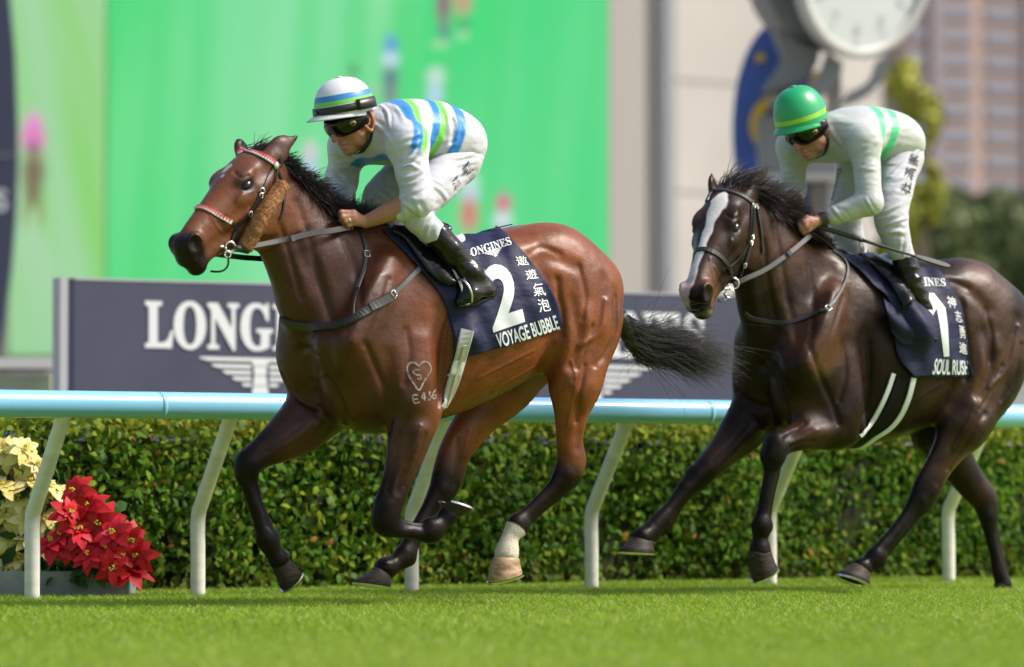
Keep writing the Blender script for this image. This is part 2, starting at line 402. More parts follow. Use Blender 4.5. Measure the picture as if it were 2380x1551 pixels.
class Horse:
    def __init__(s, fr, h=.0065, base=None): s.fr = fr; s.h = h; s.base = base
    def c(s, u, v, y): return s.fr.px(u, v, y)
    def rpx(s, px): return px * s.depth / F
    def build(s, D):
        fr = s.fr; s.depth = fr.o[1]
        mir = lambda p: p * np.array([1, -1, 1])
        vol = Vol((-1.35, -.50, 0.0), (1.45, .50, 2.0), s.h); s.vol = vol
        st = []
        for u, vt, vb, w in D['trunk']:
            x = fr.px(u, (vt + vb) / 2, 0)[0]; st.append((x, fr.px(u, vb, 0)[2], fr.px(u, vt, 0)[2], w))
        vol.loftx(st)
        A = [(fr.px(a, b, y), fr.px(c, d, y), w) for a, b, c, d, y, w in D['neck']]
        r = [np.linalg.norm(a - b) / 2 for a, b, w in A]
        vol.sweep([(a + b) / 2 for a, b, w in A], r, [w / q for q, (a, b, w) in zip(r, A)], (0, 1, 0), .06, n=25)
        for key in ('nf', 'ff', 'nh', 'fh'):
            P = D[key]; hind = key[1] == 'h'; c0 = 5 if hind else 6; hk = 3 if hind else 4
            C = np.array([fr.px(u, v, y) for u, v, q, y, la in P]); rr = np.array([s.rpx(q) for u, v, q, y, la in P]); la = [q[4] for q in P]
            d = np.gradient(C, axis=0); d[:, 1] = 0; d /= np.linalg.norm(d, axis=1)[:, None]; rear = np.stack([d[:, 2], 0 * d[:, 0], -d[:, 0]], 1)
            Cm, rm = C.copy(), rr.copy()
            for i in range(c0, c0 + 3): Cm[i] -= rear[i] * rr[i] * .20; rm[i] *= .80
            vol.sweep(Cm, rm, la, (0, 1, 0), D.get('k_' + key, .03), n=6 * len(P))
            # tendons behind the cannon, fetlock tuft
            T = [C[i] + rear[i] * rr[i] * k for i, k in ((c0 - 1, .35), (c0, .62), (c0 + 1, .62), (c0 + 2, .60), (c0 + 3, .45))]
            vol.sweep(T, [rr[c0 - 1] * .5] + [rr[i] * .42 for i in (c0, c0 + 1, c0 + 2)] + [rr[c0 + 3] * .55], .85, (0, 1, 0), .006, n=16)
            fi = c0 + 3; vol.ell(C[fi] + rear[fi] * rr[fi] * .55, (rr[fi] * .55,) * 3, .012); vol.ell(C[fi] - rear[fi] * rr[fi] * .30, (rr[fi] * .68,) * 3, .012)
            if hind:                                                # point of hock with its tendon, inner bones of the hock
                pt = C[hk] + rear[hk] * rr[hk] * .62; vol.ell(pt, (.030, .022, .034), .014)
                vol.sweep([C[1] + rear[1] * rr[1] * .55, C[2] + rear[2] * rr[2] * .72, pt], [.030, .017, .020], .8, (0, 1, 0), .012, n=12)
                for sy in (1, -1): vol.ell(C[hk + 1] + np.array([0, sy * rr[hk + 1] * .42, 0]) - rear[hk + 1] * .012, (.024, .016, .026), .014)
            else:                                                   # knee bones and the accessory bone behind
                vol.ell(C[hk] - rear[hk] * rr[hk] * .35, (rr[hk] * .66, rr[hk] * .8, rr[hk] * .72), .014); vol.ell(C[hk + 1] - rear[hk + 1] * rr[hk + 1] * .30, (rr[hk + 1] * .72, rr[hk + 1] * .8, rr[hk + 1] * .66), .012)
                vol.ell(C[hk] + rear[hk] * rr[hk] * .70, (.018, .018, .024), .012)
                for sy in (1, -1): vol.sweep([C[1] + np.array([0, sy * rr[1] * .45, 0]), C[2] + np.array([0, sy * rr[2] * .5, 0]), C[3] + np.array([0, sy * rr[3] * .5, 0])], [rr[1] * .5, rr[2] * .42, rr[3] * .3], 1.0, (0, 1, 0), .02, n=10)
        S = fr.px(*D['shoulder'][0]); Sn = mir(S)
        for sg, sp in ((1, Sn), (-1, S)):
            q = [fr.px(*p) for p in D['shoulder'][1:3]]
            if sg < 0: q = [mir(p) for p in q]
            el = fr.px(*D['elbow_n' if sg > 0 else 'elbow_f'])
            vol.sweep([q[0], q[1], sp], [.09, .15, .12], [.6, .6, .85], (0, 1, 0), .07)
            vol.sweep([sp, (sp + el) / 2 + np.array([-.03, 0, .06]), el], [.11, .15, .10], [.8, .6, .7], (0, 1, 0), .05)
        # haunches
        for sg, key in ((1, 'haunch_n'), (-1, 'haunch_f')):
            P = D[key]; vol.sweep([fr.px(u, v, y) for u, v, q, y, la in P], [q for u, v, q, y, la in P], [la for *_, la in P], (0, 1, 0), .07)
        hip = [fr.px(*p) for p in D['croup']]
        for p in hip: vol.ell(p, (.2, .12, .13), .08); vol.ell(mir(p), (.2, .12, .13), .08)
        if s.base is not None:
            for kind, P, rr, off, k in D.get('extra', []):
                off = off + .007 if kind == 'sub' else off - .010
                pts = [s.base.hit(u, v, off)[0] for u, v in P]
                vol.sweep(pts, rr, 1.0, (0, 1, 0), k * 1.7, n=12, sub=(kind == 'sub'))
        for c, rr, k in D.get('lumps', []): vol.ell(fr.px(*c), rr, k)
        hd = Head(fr, *D['head']); s.hd = hd; print('head length', hd.L)
        horse_head(vol, hd)
        for ear in D['ears']:
            b, t, y0, y1, lb = ear
            p0 = hd.b.loc(hd.fr.wor(hd.fr.loc(hd.fr.pxw(*b, y0)))); p1 = hd.b.loc(hd.fr.pxw(*t, y1))
            m = p0 * .5 + p1 * .5 + hd.ax[2] * .012
            vol.sweep([p0, p0 * .7 + p1 * .3, m, p0 * .2 + p1 * .8, p1], np.array([.027, .040, .034, .014, .002]) * lb, [.75, .5, .4, .4, .8], hd.ax[1] * .9 + hd.ax[2] * (.35 if y0 > 0 else -.35), .02)
        V, Q = vol.nets(3)
        N = normals(V, Q)
        c = V.mean(0)
        if ((V - c) * N).sum() < 0: Q = Q[:, ::-1].copy(); N = -N
        if s.base is not None:                                      # veins stand out, muscle borders sink in
            s.surf = Surf(fr, V, Q)
            for P, amp, w in D['lines']:
                L = np.array([s.surf.hit(u, v)[0] for u, v in spline(P, 40)]); lo, hi = L.min(0) - 3 * w, L.max(0) + 3 * w
                ii = np.where(((V > lo) & (V < hi)).all(1))[0]; d = np.full(len(ii), 9.0)
                for q in L: d = np.minimum(d, np.linalg.norm(V[ii] - q, axis=1))
                V[ii] += N[ii] * (1.4 * amp * np.exp(-(d / w) ** 2))[:, None]
            N = normals(V, Q)
        s.V, s.Q, s.N = V, Q, N
        s.vol = None
        s.surf = Surf(fr, V, Q)
        return s

fr1 = Frame(np.array([*at_depth(1050, 700, 15.9)[:2], 0]), RAIL_TH)
fr2 = Frame(np.array([*at_depth(2040, 760, 17.6)[:2], 0]), RAIL_TH)
D1 = dict(
    trunk=rows((712,775,805,.02),(735,690,850,.09),(790,590,955,.17),(860,538,1003,.205),(950,548,990,.245),(1050,556,965,.275),(1140,545,925,.27),(1230,532,876,.245),(1310,545,846,.20),(1380,595,830,.15),(1425,680,790,.07),(1442,735,750,.02)),
    neck=rows((645,392,618,555,0,.075),(700,432,636,610,0,.08),(752,482,655,665,0,.095),(812,522,680,735,0,.12),(872,536,700,800,0,.15)),
    shoulder=[(716,812,-.15),(900,600,.09),(865,720,.15)], elbow_n=(965,945,.16), elbow_f=(760,935,-.15),
    nf=[(965,945,60,.16,.8),(955,1000,56,.165,.75),(942,1055,46,.165,.75),(922,1120,36,.16,.8),(902,1178,34,.155,.9),(897,1212,33,.15,.9),(925,1228,23,.15,.9),(960,1234,20,.15,.85),(985,1237,24,.15,.85),(1003,1234,29,.15,.85),(1026,1215,22,.15,.9),(1040,1200,25,.15,.9)],
    ff=[(752,930,78,-.15,.8),(705,985,66,-.15,.75),(655,1023,50,-.15,.75),(610,1052,36,-.15,.8),(577,1078,31,-.15,.95),(574,1102,28,-.15,.9),(583,1135,21,-.145,.85),(599,1185,20,-.14,.85),(613,1225,23,-.14,.85),(621,1253,27,-.14,.85),(637,1284,21,-.14,.9),(648,1300,26,-.14,.9)],
    nh=[(1338,900,56,.17,.8),(1328,960,43,.16,.75),(1324,1020,34,.15,.7),(1327,1068,38,.14,.62),(1318,1105,37,.135,.62),(1292,1138,26,.13,.75),(1260,1168,22,.125,.8),(1224,1202,22,.12,.8),(1204,1221,27,.12,.8),(1186,1250,21,.115,.85),(1178,1285,30,.11,.9)],
    fh=[(1160,895,72,-.16,.75),(1105,975,52,-.15,.75),(1060,1045,42,-.145,.7),(1042,1100,41,-.14,.62),(1028,1140,35,-.135,.65),(1003,1180,25,-.13,.75),(978,1222,22,-.125,.8),(955,1265,23,-.12,.8),(943,1290,27,-.12,.8),(918,1310,22,-.115,.9),(896,1322,28,-.11,.9)],
    haunch_n=[(1290,650,.17,.10,.75),(1350,725,.185,.15,.62),(1352,800,.15,.17,.65),(1335,880,.10,.17,.8)],
    haunch_f=[(1280,660,.17,-.12,.75),(1270,740,.18,-.15,.65),(1215,830,.16,-.16,.65),(1160,895,.12,-.16,.75)],
    croup=[(1275,600,.09),(1340,660,.10)],
    head=((607,351),(409,588),R(42)),
    ears=[((620,374),(695,312),.075,.10,1.2),((563,362),(560,331),-.07,-.09,1.0)],
    lumps=[((728,748,-.09),(.13,.12,.12),.07),((724,840,-.13),(.12,.10,.13),.07),((815,890,.07),(.12,.10,.13),.08),((860,945,0),(.2,.13,.08),.06),((1205,592,.17),(.05,.03,.04),.06)],
    lines=[([(1296,650),(1300,690),(1308,730),(1304,780)],-.008,.016),([(1406,700),(1396,760),(1370,790),(1348,803)],.006,.014),([(1378,760),(1358,825),(1343,855)],-.007,.012),([(1430,690),(1430,770),(1405,825),(1384,850)],-.006,.012),
           ([(1360,850),(1352,890),(1345,930),(1340,980)],-.006,.010),([(1328,838),(1338,880),(1330,930),(1318,990)],.003,.006),([(1042,735),(1030,800),(1024,870),(1021,945)],-.008,.014),([(944,768),(952,830),(940,890)],-.005,.016),
           ([(758,880),(775,905),(797,943),(802,985)],-.008,.014),([(656,872),(686,918),(712,938),(745,950)],-.008,.013),([(700,800),(745,840),(775,900)],-.005,.016),([(850,800),(880,870),(905,930),(905,1000)],-.006,.016),
           ([(978,990),(955,1045),(925,1100),(912,1150)],.0032,.006),([(990,1010),(970,1070),(940,1130)],-.004,.010),([(930,1010),(915,1080),(900,1140)],-.004,.010),([(700,990),(660,1020),(620,1050)],-.004,.010),([(730,1010),(690,1035),(640,1058)],.003,.006),
           ([(564,453),(545,478),(528,502)],.005,.009),([(500,512),(508,500),(520,512),(535,535)],.0028,.005),([(490,500),(500,520),(515,540)],.0024,.005),([(545,400),(560,412),(578,408)],-.004,.008),([(600,440),(608,470),(600,505)],-.003,.010),
           ([(690,470),(720,560),(745,660),(770,740)],-.005,.018),([(650,520),(675,600),(700,690)],-.005,.014),([(800,560),(830,640),(840,720)],-.004,.018),([(880,640),(850,700),(815,790)],.005,.018),([(905,650),(885,720),(850,800)],-.004,.014),
           ([(1230,590),(1260,575),(1300,590)],-.004,.014),([(1345,620),(1360,680),(1355,740)],-.005,.014),([(1110,880),(1170,850),(1240,815)],.003,.006),([(1150,905),(1210,870),(1265,840)],.0025,.006),([(1062,1020),(1064,1080),(1056,1125)],-.004,.008),([(1090,1000),(1075,1060)],.003,.006)],
    extra=[('sub',[(880,570),(820,660),(770,760)],[.02,.03,.02],.022,.05),        # neck against shoulder
           ('sub',[(652,450),(652,500),(640,545),(618,578)],[.010,.016,.018,.012],.006,.012),
           ('sub',[(690,560),(735,650),(765,740)],[.012,.018,.012],.012,.03),      # jugular groove
           ('add',[(905,610),(870,700),(825,790)],[.02,.03,.02],-.012,.05),        # shoulder blade
           ('add',[(985,800),(985,870),(960,930)],[.03,.05,.03],-.03,.05),         # triceps
           ('sub',[(1018,720),(1028,830),(1022,930)],[.015,.024,.016],.014,.03),   # behind the shoulder
           ('sub',[(905,830),(900,900),(920,960)],[.012,.018,.012],.012,.03),
           ('sub',[(758,800),(775,880),(800,960)],[.012,.02,.014],.012,.035),      # between the breast muscles
           ('sub',[(690,895),(730,915),(775,930)],[.01,.016,.01],.01,.03),
           ('sub',[(955,1020),(945,1080),(925,1140)],[.006,.010,.006],.006,.02),
           ('add',[(1300,850),(1320,800),(1350,740)],[.04,.05,.03],-.03,.05),
           ('sub',[(1405,650),(1395,740),(1375,830),(1350,890)],[.008,.014,.014,.008],.008,.03),
           ('sub',[(1430,680),(1428,760),(1405,830)],[.006,.010,.006],.006,.025),
           ('sub',[(1260,640),(1285,730),(1290,800),(1270,860)],[.012,.024,.022,.01],.018,.05),
           ('sub',[(1330,700),(1345,780),(1330,850)],[.006,.012,.008],.008,.03),
           ('sub',[(1330,910),(1345,970),(1342,1040)],[.006,.012,.010],.007,.02),
           ('sub',[(1225,610),(1280,600),(1340,620)],[.006,.010,.006],.008,.03),
           ('sub',[(1068,1030),(1066,1090),(1058,1130)],[.006,.010,.006],.006,.02),
           ('sub',[(600,1110),(606,1160),(620,1215)],[.004,.007,.004],.004,.015)])
D2 = dict(
    trunk=rows((1772,830,860,.02),(1795,720,890,.09),(1845,625,985,.17),(1910,588,1032,.205),(1990,598,1034,.245),(2060,612,1024,.275),(2140,608,996,.268),(2220,612,962,.242),(2290,636,930,.20),(2350,690,905,.15),(2390,765,850,.07),(2408,800,815,.02)),
    neck=rows((1738,462,1728,600,.06,.075),(1788,486,1740,660,.045,.085),(1836,522,1750,720,.03,.105),(1876,564,1765,790,.01,.13),(1920,590,1785,850,0,.155)),
    shoulder=[(1770,850,-.15),(1930,660,.09),(1905,770,.16)], elbow_n=(1950,985,.16), elbow_f=(1800,950,-.15),
    nf=[(1958,975,58,.16,.8),(1925,1000,44,.17,.8),(1872,1008,38,.175,.8),(1832,1024,29,.17,.85),(1806,1036,32,.17,.9),(1797,1062,29,.17,.9),(1795,1095,21,.165,.85),(1784,1150,19,.16,.85),(1776,1195,20,.155,.85),(1771,1222,25,.155,.85),(1767,1250,18,.15,.9),(1767,1280,26,.15,.9)],
    ff=[(1775,930,68,-.15,.8),(1730,995,56,-.15,.78),(1683,1048,39,-.15,.8),(1640,1092,31,-.15,.95),(1620,1112,29,-.15,.9),(1595,1138,23,-.145,.85),(1565,1180,21,-.14,.85),(1545,1207,26,-.14,.85),(1535,1218,27,-.14,.85),(1512,1236,22,-.14,.9),(1494,1250,26,-.14,.9)],
    nh=[(2240,985,58,.165,.8),(2208,1040,43,.16,.75),(2178,1090,35,.15,.7),(2155,1135,38,.145,.62),(2140,1165,33,.14,.65),(2115,1200,24,.135,.75),(2082,1242,21,.13,.8),(2050,1280,23,.125,.8),(2036,1297,26,.12,.8),(2015,1314,21,.115,.85),(2003,1322,26,.11,.9)],
    fh=[(2180,1000,64,-.16,.75),(2222,1072,48,-.155,.75),(2258,1125,40,-.15,.7),(2286,1160,36,-.145,.62),(2296,1195,28,-.14,.7),(2305,1240,21,-.135,.8),(2316,1290,19,-.13,.8),(2325,1328,23,-.13,.8),(2330,1352,19,-.13,.9),(2332,1362,22,-.13,.9)],
    haunch_n=[(2255,710,.17,.10,.75),(2310,790,.185,.15,.62),(2305,880,.155,.17,.65),(2245,980,.11,.165,.8)],
    haunch_f=[(2240,720,.17,-.12,.75),(2240,800,.18,-.15,.65),(2200,910,.15,-.16,.65),(2180,1000,.115,-.16,.75)],
    croup=[(2235,680,.09),(2300,730,.10)],
    head=((1696,437),(1606,704),R(28),.05),
    ears=[((1735,462),(1787,391),.075,.10,1.05),((1660,462),(1653,398),-.075,-.09,1.05)],
    lumps=[((1776,795,-.09),(.13,.12,.12),.07),((1772,885,-.13),(.12,.10,.13),.07),((1855,925,.07),(.12,.10,.13),.08),((1900,980,0),(.2,.13,.08),.06),((2190,665,.17),(.05,.03,.04),.06)],
    lines=[([(2235,700),(2243,760),(2250,820),(2246,880)],-.008,.016),([(2365,760),(2350,830),(2330,870),(2300,900)],.006,.014),([(2330,850),(2305,910),(2280,950)],-.007,.012),([(2375,800),(2360,880),(2330,930)],-.006,.012),
           ([(2290,960),(2265,1000),(2235,1045),(2205,1090)],-.006,.010),([(2270,930),(2245,990),(2215,1040)],.003,.006),([(2020,800),(2020,880),(2012,950),(2000,1010)],-.008,.014),([(1960,800),(1965,870),(1950,930)],-.006,.016),
           ([(1800,850),(1812,900),(1828,950),(1835,985)],-.008,.014),([(1712,910),(1745,935),(1790,950)],-.008,.013),([(1745,830),(1790,870),(1815,920)],-.005,.016),([(1880,800),(1905,870),(1935,940),(1950,985)],-.006,.016),
           ([(1870,985),(1850,1000),(1825,1020)],-.004,.010),([(1900,1000),(1870,1015),(1840,1030)],.003,.006),([(1890,1025),(1860,1030),(1835,1042)],-.004,.008),([(1735,985),(1700,1030),(1660,1075)],-.004,.010),([(1750,1010),(1715,1045),(1680,1080)],.003,.006),
           ([(1700,560),(1690,590),(1680,615)],.004,.009),([(1660,620),(1670,640),(1680,660)],.0026,.005),([(1650,600),(1655,630),(1660,655)],.0024,.005),([(1690,500),(1705,508),(1720,505)],-.004,.008),([(1735,560),(1740,600),(1730,635)],-.003,.010),
           ([(1800,520),(1815,600),(1830,690),(1850,780)],-.005,.018),([(1775,560),(1785,650),(1800,730)],-.005,.014),([(1880,620),(1890,700),(1885,780)],-.004,.018),([(1935,680),(1910,760),(1875,840)],.005,.018),([(1960,690),(1935,770),(1905,850)],-.004,.014),
           ([(2175,670),(2210,655),(2250,670)],-.004,.014),([(2290,720),(2305,780),(2300,840)],-.005,.014),([(2090,950),(2140,920),(2190,890)],.003,.006)],
    extra=[('sub',[(1930,630),(1880,720),(1835,820)],[.02,.03,.02],.022,.05),
           ('sub',[(1770,520),(1774,570),(1768,615),(1745,652),(1722,668)],[.008,.014,.018,.018,.012],.006,.012),
           ('sub',[(1770,640),(1790,730),(1815,800)],[.012,.018,.012],.012,.03),
           ('add',[(1945,680),(1920,760),(1880,850)],[.02,.03,.02],-.012,.05),
           ('add',[(1985,840),(1985,910),(1965,960)],[.03,.05,.03],-.03,.05),
           ('sub',[(2010,780),(2022,880),(2015,970)],[.015,.024,.016],.014,.03),
           ('sub',[(1800,840),(1820,910),(1850,980)],[.012,.02,.014],.012,.035),
           ('sub',[(1725,930),(1765,945),(1805,960)],[.01,.016,.01],.01,.03),
           ('add',[(2255,920),(2275,870),(2300,810)],[.04,.05,.03],-.03,.05),
           ('sub',[(2365,740),(2350,820),(2330,900),(2290,960)],[.008,.014,.014,.008],.008,.03),
           ('sub',[(2215,700),(2240,790),(2240,870),(2215,930)],[.012,.024,.022,.01],.018,.05),
           ('sub',[(2290,770),(2300,850),(2275,920)],[.006,.012,.008],.008,.03),
           ('sub',[(2225,1010),(2205,1070),(2180,1120)],[.006,.012,.010],.007,.02),
           ('sub',[(1880,1005),(1850,1015),(1825,1025)],[.004,.008,.004],.005,.02),
           ('sub',[(2200,650),(2255,680),(2300,720)],[.006,.010,.006],.008,.03)])
H1 = Horse(fr1, .0065, Horse(fr1, .016).build(D1).surf).build(D1); lap('horse 1')
H2 = Horse(fr2, .0065, Horse(fr2, .016).build(D2).surf).build(D2); lap('horse 2')
print('verts', len(H1.V), len(H2.V))
# ------------------------------------------------------------------ horse coats, hooves, hair
def coat_material(name, rough):
    m = mat(name, (.1, .05, .03), rough, .23); n, l, b = nt(m)
    at = n.new('ShaderNodeAttribute'); at.attribute_name = 'col'; tc = n.new('ShaderNodeTexCoord')
    def noise(sc, det, st): 
        mp = n.new('ShaderNodeMapping'); mp.inputs['Scale'].default_value = st; t = n.new('ShaderNodeTexNoise'); t.inputs['Scale'].default_value = sc; t.inputs['Detail'].default_value = det
        l.new(tc.outputs['Object'], mp.inputs[0]); l.new(mp.outputs[0], t.inputs['Vector']); return t.outputs['Fac']
    def ramp(f, a, c, lo, hi):
        r = n.new('ShaderNodeMapRange'); r.inputs[1].default_value = lo; r.inputs[2].default_value = hi; r.inputs[3].default_value = a; r.inputs[4].default_value = c; l.new(f, r.inputs[0]); return r.outputs[0]
    hair = ramp(noise(420, 3, (1, 1, .35)), .62, 1.38, .3, .7); patch = ramp(noise(6, 5, (1, 1, 1)), .72, 1.25, .3, .7)
    v1 = n.new('ShaderNodeVectorMath'); v1.operation = 'SCALE'; l.new(at.outputs['Color'], v1.inputs[0]); l.new(hair, v1.inputs['Scale']); v2 = n.new('ShaderNodeVectorMath'); v2.operation = 'SCALE'; l.new(v1.outputs[0], v2.inputs[0]); l.new(patch, v2.inputs['Scale']); l.new(v2.outputs[0], b.inputs['Base Color'])
    l.new(ramp(noise(9, 6, (1, 1, 1.6)), rough - .12, rough + .16, .32, .68), b.inputs['Roughness'])
    bw = n.new('ShaderNodeRGBToBW'); l.new(at.outputs['Color'], bw.inputs[0]); l.new(ramp(bw.outputs[0], .10, .28, .006, .024), b.inputs['Specular IOR Level'])   # the short black hair of the legs is duller
    b.inputs['Coat Weight'].default_value = .03; b.inputs['Coat Roughness'].default_value = .3
    bump(m, 420, .22, .004, (1, 1, .4)); bump(m, 18, .26, .016, (1, 1, 1), 5)
    return m
def head_coords(Ho, V):
    hd = Ho.hd; q = (V - hd.b.loc(hd.fr.o)) @ hd.ax.T / hd.L
    return q[:, 0], q[:, 1] / hd.TY, (q[:, 2] - .02) / hd.TZ
def chain_mask(Ho, pts, rad, soft=.5):
    """1 near the polyline (local points, radii)"""
    V = Ho.V; best = np.full(len(V), 9.0)
    for a, b, ra, rb in zip(pts[:-1], pts[1:], rad[:-1], rad[1:]):
        ab = b - a; t = np.clip(((V - a) @ ab) / (ab @ ab), 0, 1)
        d = np.linalg.norm(V - a - t[:, None] * ab, axis=1) / (ra + (rb - ra) * t); best = np.minimum(best, d)
    return 1 - sstep(1.25, 1.25 + soft, best)
def leg_mask(Ho, P, i0, soft):
    """0 above joint i0 of the leg, 1 below, fading over soft joints"""
    p, r = leg_pts(Ho, P, 0); V = Ho.V; best = np.full(len(V), 9.0); pos = np.zeros(len(V))
    for i, (a, b, ra, rb) in enumerate(zip(p[:-1], p[1:], r[:-1], r[1:])):
        ab = b - a; t = np.clip(((V - a) @ ab) / (ab @ ab), 0, 1); d = np.linalg.norm(V - a - t[:, None] * ab, axis=1) / (ra + (rb - ra) * t); m = d < best; best[m] = d[m]; pos[m] = (i + t)[m]
    return sstep(1.9, 1.35, best) * sstep(i0 - soft, i0, pos + 1.1 * (vnoise(V, 25, 77) - .5))
def leg_pts(Ho, P, i0, i1=None):
    P = P[i0:i1]; return [Ho.fr.px(u, v, y) for u, v, q, y, la in P], [Ho.rpx(q) for u, v, q, y, la in P]

def blob(Ho, u, v, r):
    p, _ = Ho.surf.hit(u, v); return np.linalg.norm(Ho.V - p, axis=1) / r

def colour_bay(Ho, D):
    V = Ho.V; n1 = vnoise(V, 9, 1); n2 = vnoise(V, 40, 2); X, Y, Z = head_coords(Ho, V)
    C = mix(np.array([[.145, .038, .012]]).repeat(len(V), 0), (.22, .062, .018), n1)
    C = mix(C, (.055, .017, .009), .30 * sstep(.5, .9, n2))
    neck = (V[:, 0] > .30) * 1.0; C = mix(C, (.036, .0125, .008), .85 * sstep(.10, .50, V[:, 0] - .25 * (V[:, 2] - 1.2)))  # neck and forehand: their shade is painted into the coat colour
    inhead = (X > -.05) & (np.abs(Y) < .3) & (Z > -.42) & (Z < .2) & (V[:, 0] > .6)
    C = mix(C, (.165, .052, .019), .85 * inhead * sstep(-.02, .12, X))
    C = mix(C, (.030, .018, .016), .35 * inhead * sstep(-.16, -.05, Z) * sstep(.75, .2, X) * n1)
    for key, i, sf in (('nf', 4, 2.6), ('ff', 4, 2.4), ('nh', 4, 2.2), ('fh', 3.6, 2.4)): C = mix(C, (.0065, .0048, .0045), .97 * leg_mask(Ho, D[key], i, sf))
    C = mix(C, (.007, .006, .0065), .96 * inhead * sstep(.80, .90, X + .05 * (n2 - .5) - .25 * (Z + .13)))
    d = np.minimum(*[np.linalg.norm(V - Ho.hd.p(.36, -.053, .125 * s), axis=1) for s in (1, -1)])
    C = mix(C, (.02, .013, .012), .85 * sstep(.055, .03, d))
    p, r = leg_pts(Ho, D['nh'], 9); C = mix(C, (.52, .46, .37), sstep(.35, .55, chain_mask(Ho, p, [q * 1.15 for q in r], .6) + .5 * (n2 - .6)))
    for u, v, r in ((530, 388, .020), (523, 396, .016), (517, 409, .011)):
        C = mix(C, (.42, .40, .38), sstep(1.1, .6, blob(Ho, u, v, r) + .6 * (n2 - .5)))
    for t in D['ears']:
        p = Ho.fr.loc(Ho.hd.fr.pxw(*t[1], t[3])); C = mix(C, (.012, .010, .010), sstep(.06, .025, np.linalg.norm(V - p, axis=1)))
    return C
def colour_dark(Ho, D):
    V = Ho.V; n1 = vnoise(V, 8, 11); n2 = vnoise(V, 42, 12); n3 = vnoise(V, 130, 13); X, Y, Z = head_coords(Ho, V)
    C = mix(np.array([[.018, .0085, .0062]]).repeat(len(V), 0), (.085, .033, .015), sstep(.40, .85, n1))
    C = mix(C, (.010, .006, .006), .5 * sstep(.5, .9, n2))
    inhead = (X > -.05) & (np.abs(Y) < .3) & (Z > -.5) & (Z < .2) & (V[:, 0] > .55)
    C = mix(C, (.13, .050, .018), .85 * inhead * sstep(.66, .78, X) * sstep(.94, .85, X) * sstep(.03, .06, np.abs(Y)))
    C = mix(C, (.055, .022, .011), .5 * inhead * sstep(.1, .16, np.abs(Y)) * sstep(.55, .3, X))
    for key, i in (('nf', 4), ('ff', 4), ('nh', 4), ('fh', 4)): C = mix(C, (.0065, .0048, .0045), .96 * leg_mask(Ho, D[key], i, 3.0))
    C = mix(C, (.011, .008, .009), .92 * inhead * sstep(.86, .93, X + .06 * (n2 - .5)))
    C = mix(C, (.26, .20, .13), .75 * inhead * sstep(.80, .9, X) * sstep(-.17, -.22, Z) * sstep(.4, .7, n2))
    d = np.minimum(*[np.linalg.norm(V - Ho.hd.p(.36, -.053, .125 * s), axis=1) for s in (1, -1)])
    C = mix(C, (.015, .011, .011), .85 * sstep(.05, .03, d))
    w = np.interp(X, [.10, .14, .20, .27, .36, .5, .66, .8, .9, .97, 1.02], [0, .03, .048, .050, .032, .026, .024, .030, .040, .034, .02])
    c = np.interp(X, [.1, .3, .6, .9, 1], [.015, .006, -.008, -.030, -.045])
    bl = sstep(1.12, .9, np.abs(Y - c) / np.maximum(w, .004) + .5 * (n3 - .5)) * (w > .005) * inhead * sstep(-.20, -.14, Z)
    C = mix(C, mix(np.array([[.62, .60, .58]]).repeat(len(V), 0), (.50, .36, .33), sstep(.80, .92, X)), bl)
    return C

def strands(roots, dirs, length, width, seg=6, curl=.12, grav=.1, wind=(0, 0, 0), seed=0, spread=.25):
    """thin tapered three-sided hairs; returns V, F"""
    r = np.random.default_rng(seed); n = len(roots)
    d = dirs / (np.linalg.norm(dirs, axis=1)[:, None] + 1e-9) + r.normal(size=(n, 3)) * spread
    d /= np.linalg.norm(d, axis=1)[:, None]
    length = np.broadcast_to(length, (n,)) * r.uniform(.6, 1.15, n)
    P = [roots.copy()]; cur = d.copy(); bend = r.normal(size=(n, 3)) * curl
    for i in range(seg):
        cur = cur + bend / seg + np.array(wind) / seg + np.array([0, 0, -grav]) / seg
        cur /= np.linalg.norm(cur, axis=1)[:, None]
        P.append(P[-1] + cur * (length / seg)[:, None])
    P = np.stack(P, 1)                                    # n, seg+1, 3
    return tubes(P, np.broadcast_to(width, (n,)) * r.uniform(.6, 1.2, n))
def tubes(P, w, taper=True):
    n, k, _ = P.shape
    T = np.gradient(P, axis=1); T /= np.linalg.norm(T, axis=2)[..., None] + 1e-9
    a = np.cross(T, np.array([.3, .2, .93])); a /= np.linalg.norm(a, axis=2)[..., None] + 1e-9; b = np.cross(T, a)
    prof = np.linspace(1, .12, k) ** .7 if taper else np.ones(k)
    V = np.empty((n, k, 3, 3))
    for j in range(3):
        t = 2 * math.pi * j / 3; V[:, :, j] = P + (math.cos(t) * a + math.sin(t) * b) * (w[:, None] * prof)[..., None]
    base = np.arange(n)[:, None, None, None] * (k * 3); i = np.arange(k - 1)[None, :, None, None] * 3; j = np.arange(3)[None, None, :, None]; jn = (j + 1) % 3
    Fq = np.concatenate([base + i + j, base + i + jn, base + i + 3 + jn, base + i + 3 + j], 3).reshape(-1, 4)
    return V.reshape(-1, 3), Fq
M_HAIR = mat('black_hair', (.012, .010, .011), .42, .5); noise_col(M_HAIR, (.004, .0035, .004), (.016, .012, .011), 60)
M_HAIR2 = mat('dark_brown_hair', (.02, .011, .010), .42, .5); noise_col(M_HAIR2, (.005, .0035, .0035), (.030, .013, .010), 25)
M_EYE = mat('eye', (.006, .004, .003), .12, .4)
M_HOOF = mat('hoof_horn', (.05, .042, .038), .6, .2); noise_col(M_HOOF, (.012, .009, .008), (.045, .033, .025), 35, 5, (1, 1, 4))
M_HOOFP = mat('pale_hoof_horn', (.4, .28, .17), .5, .4); noise_col(M_HOOFP, (.20, .105, .050), (.42, .29, .165), 22, 5, (1, 1, 3))
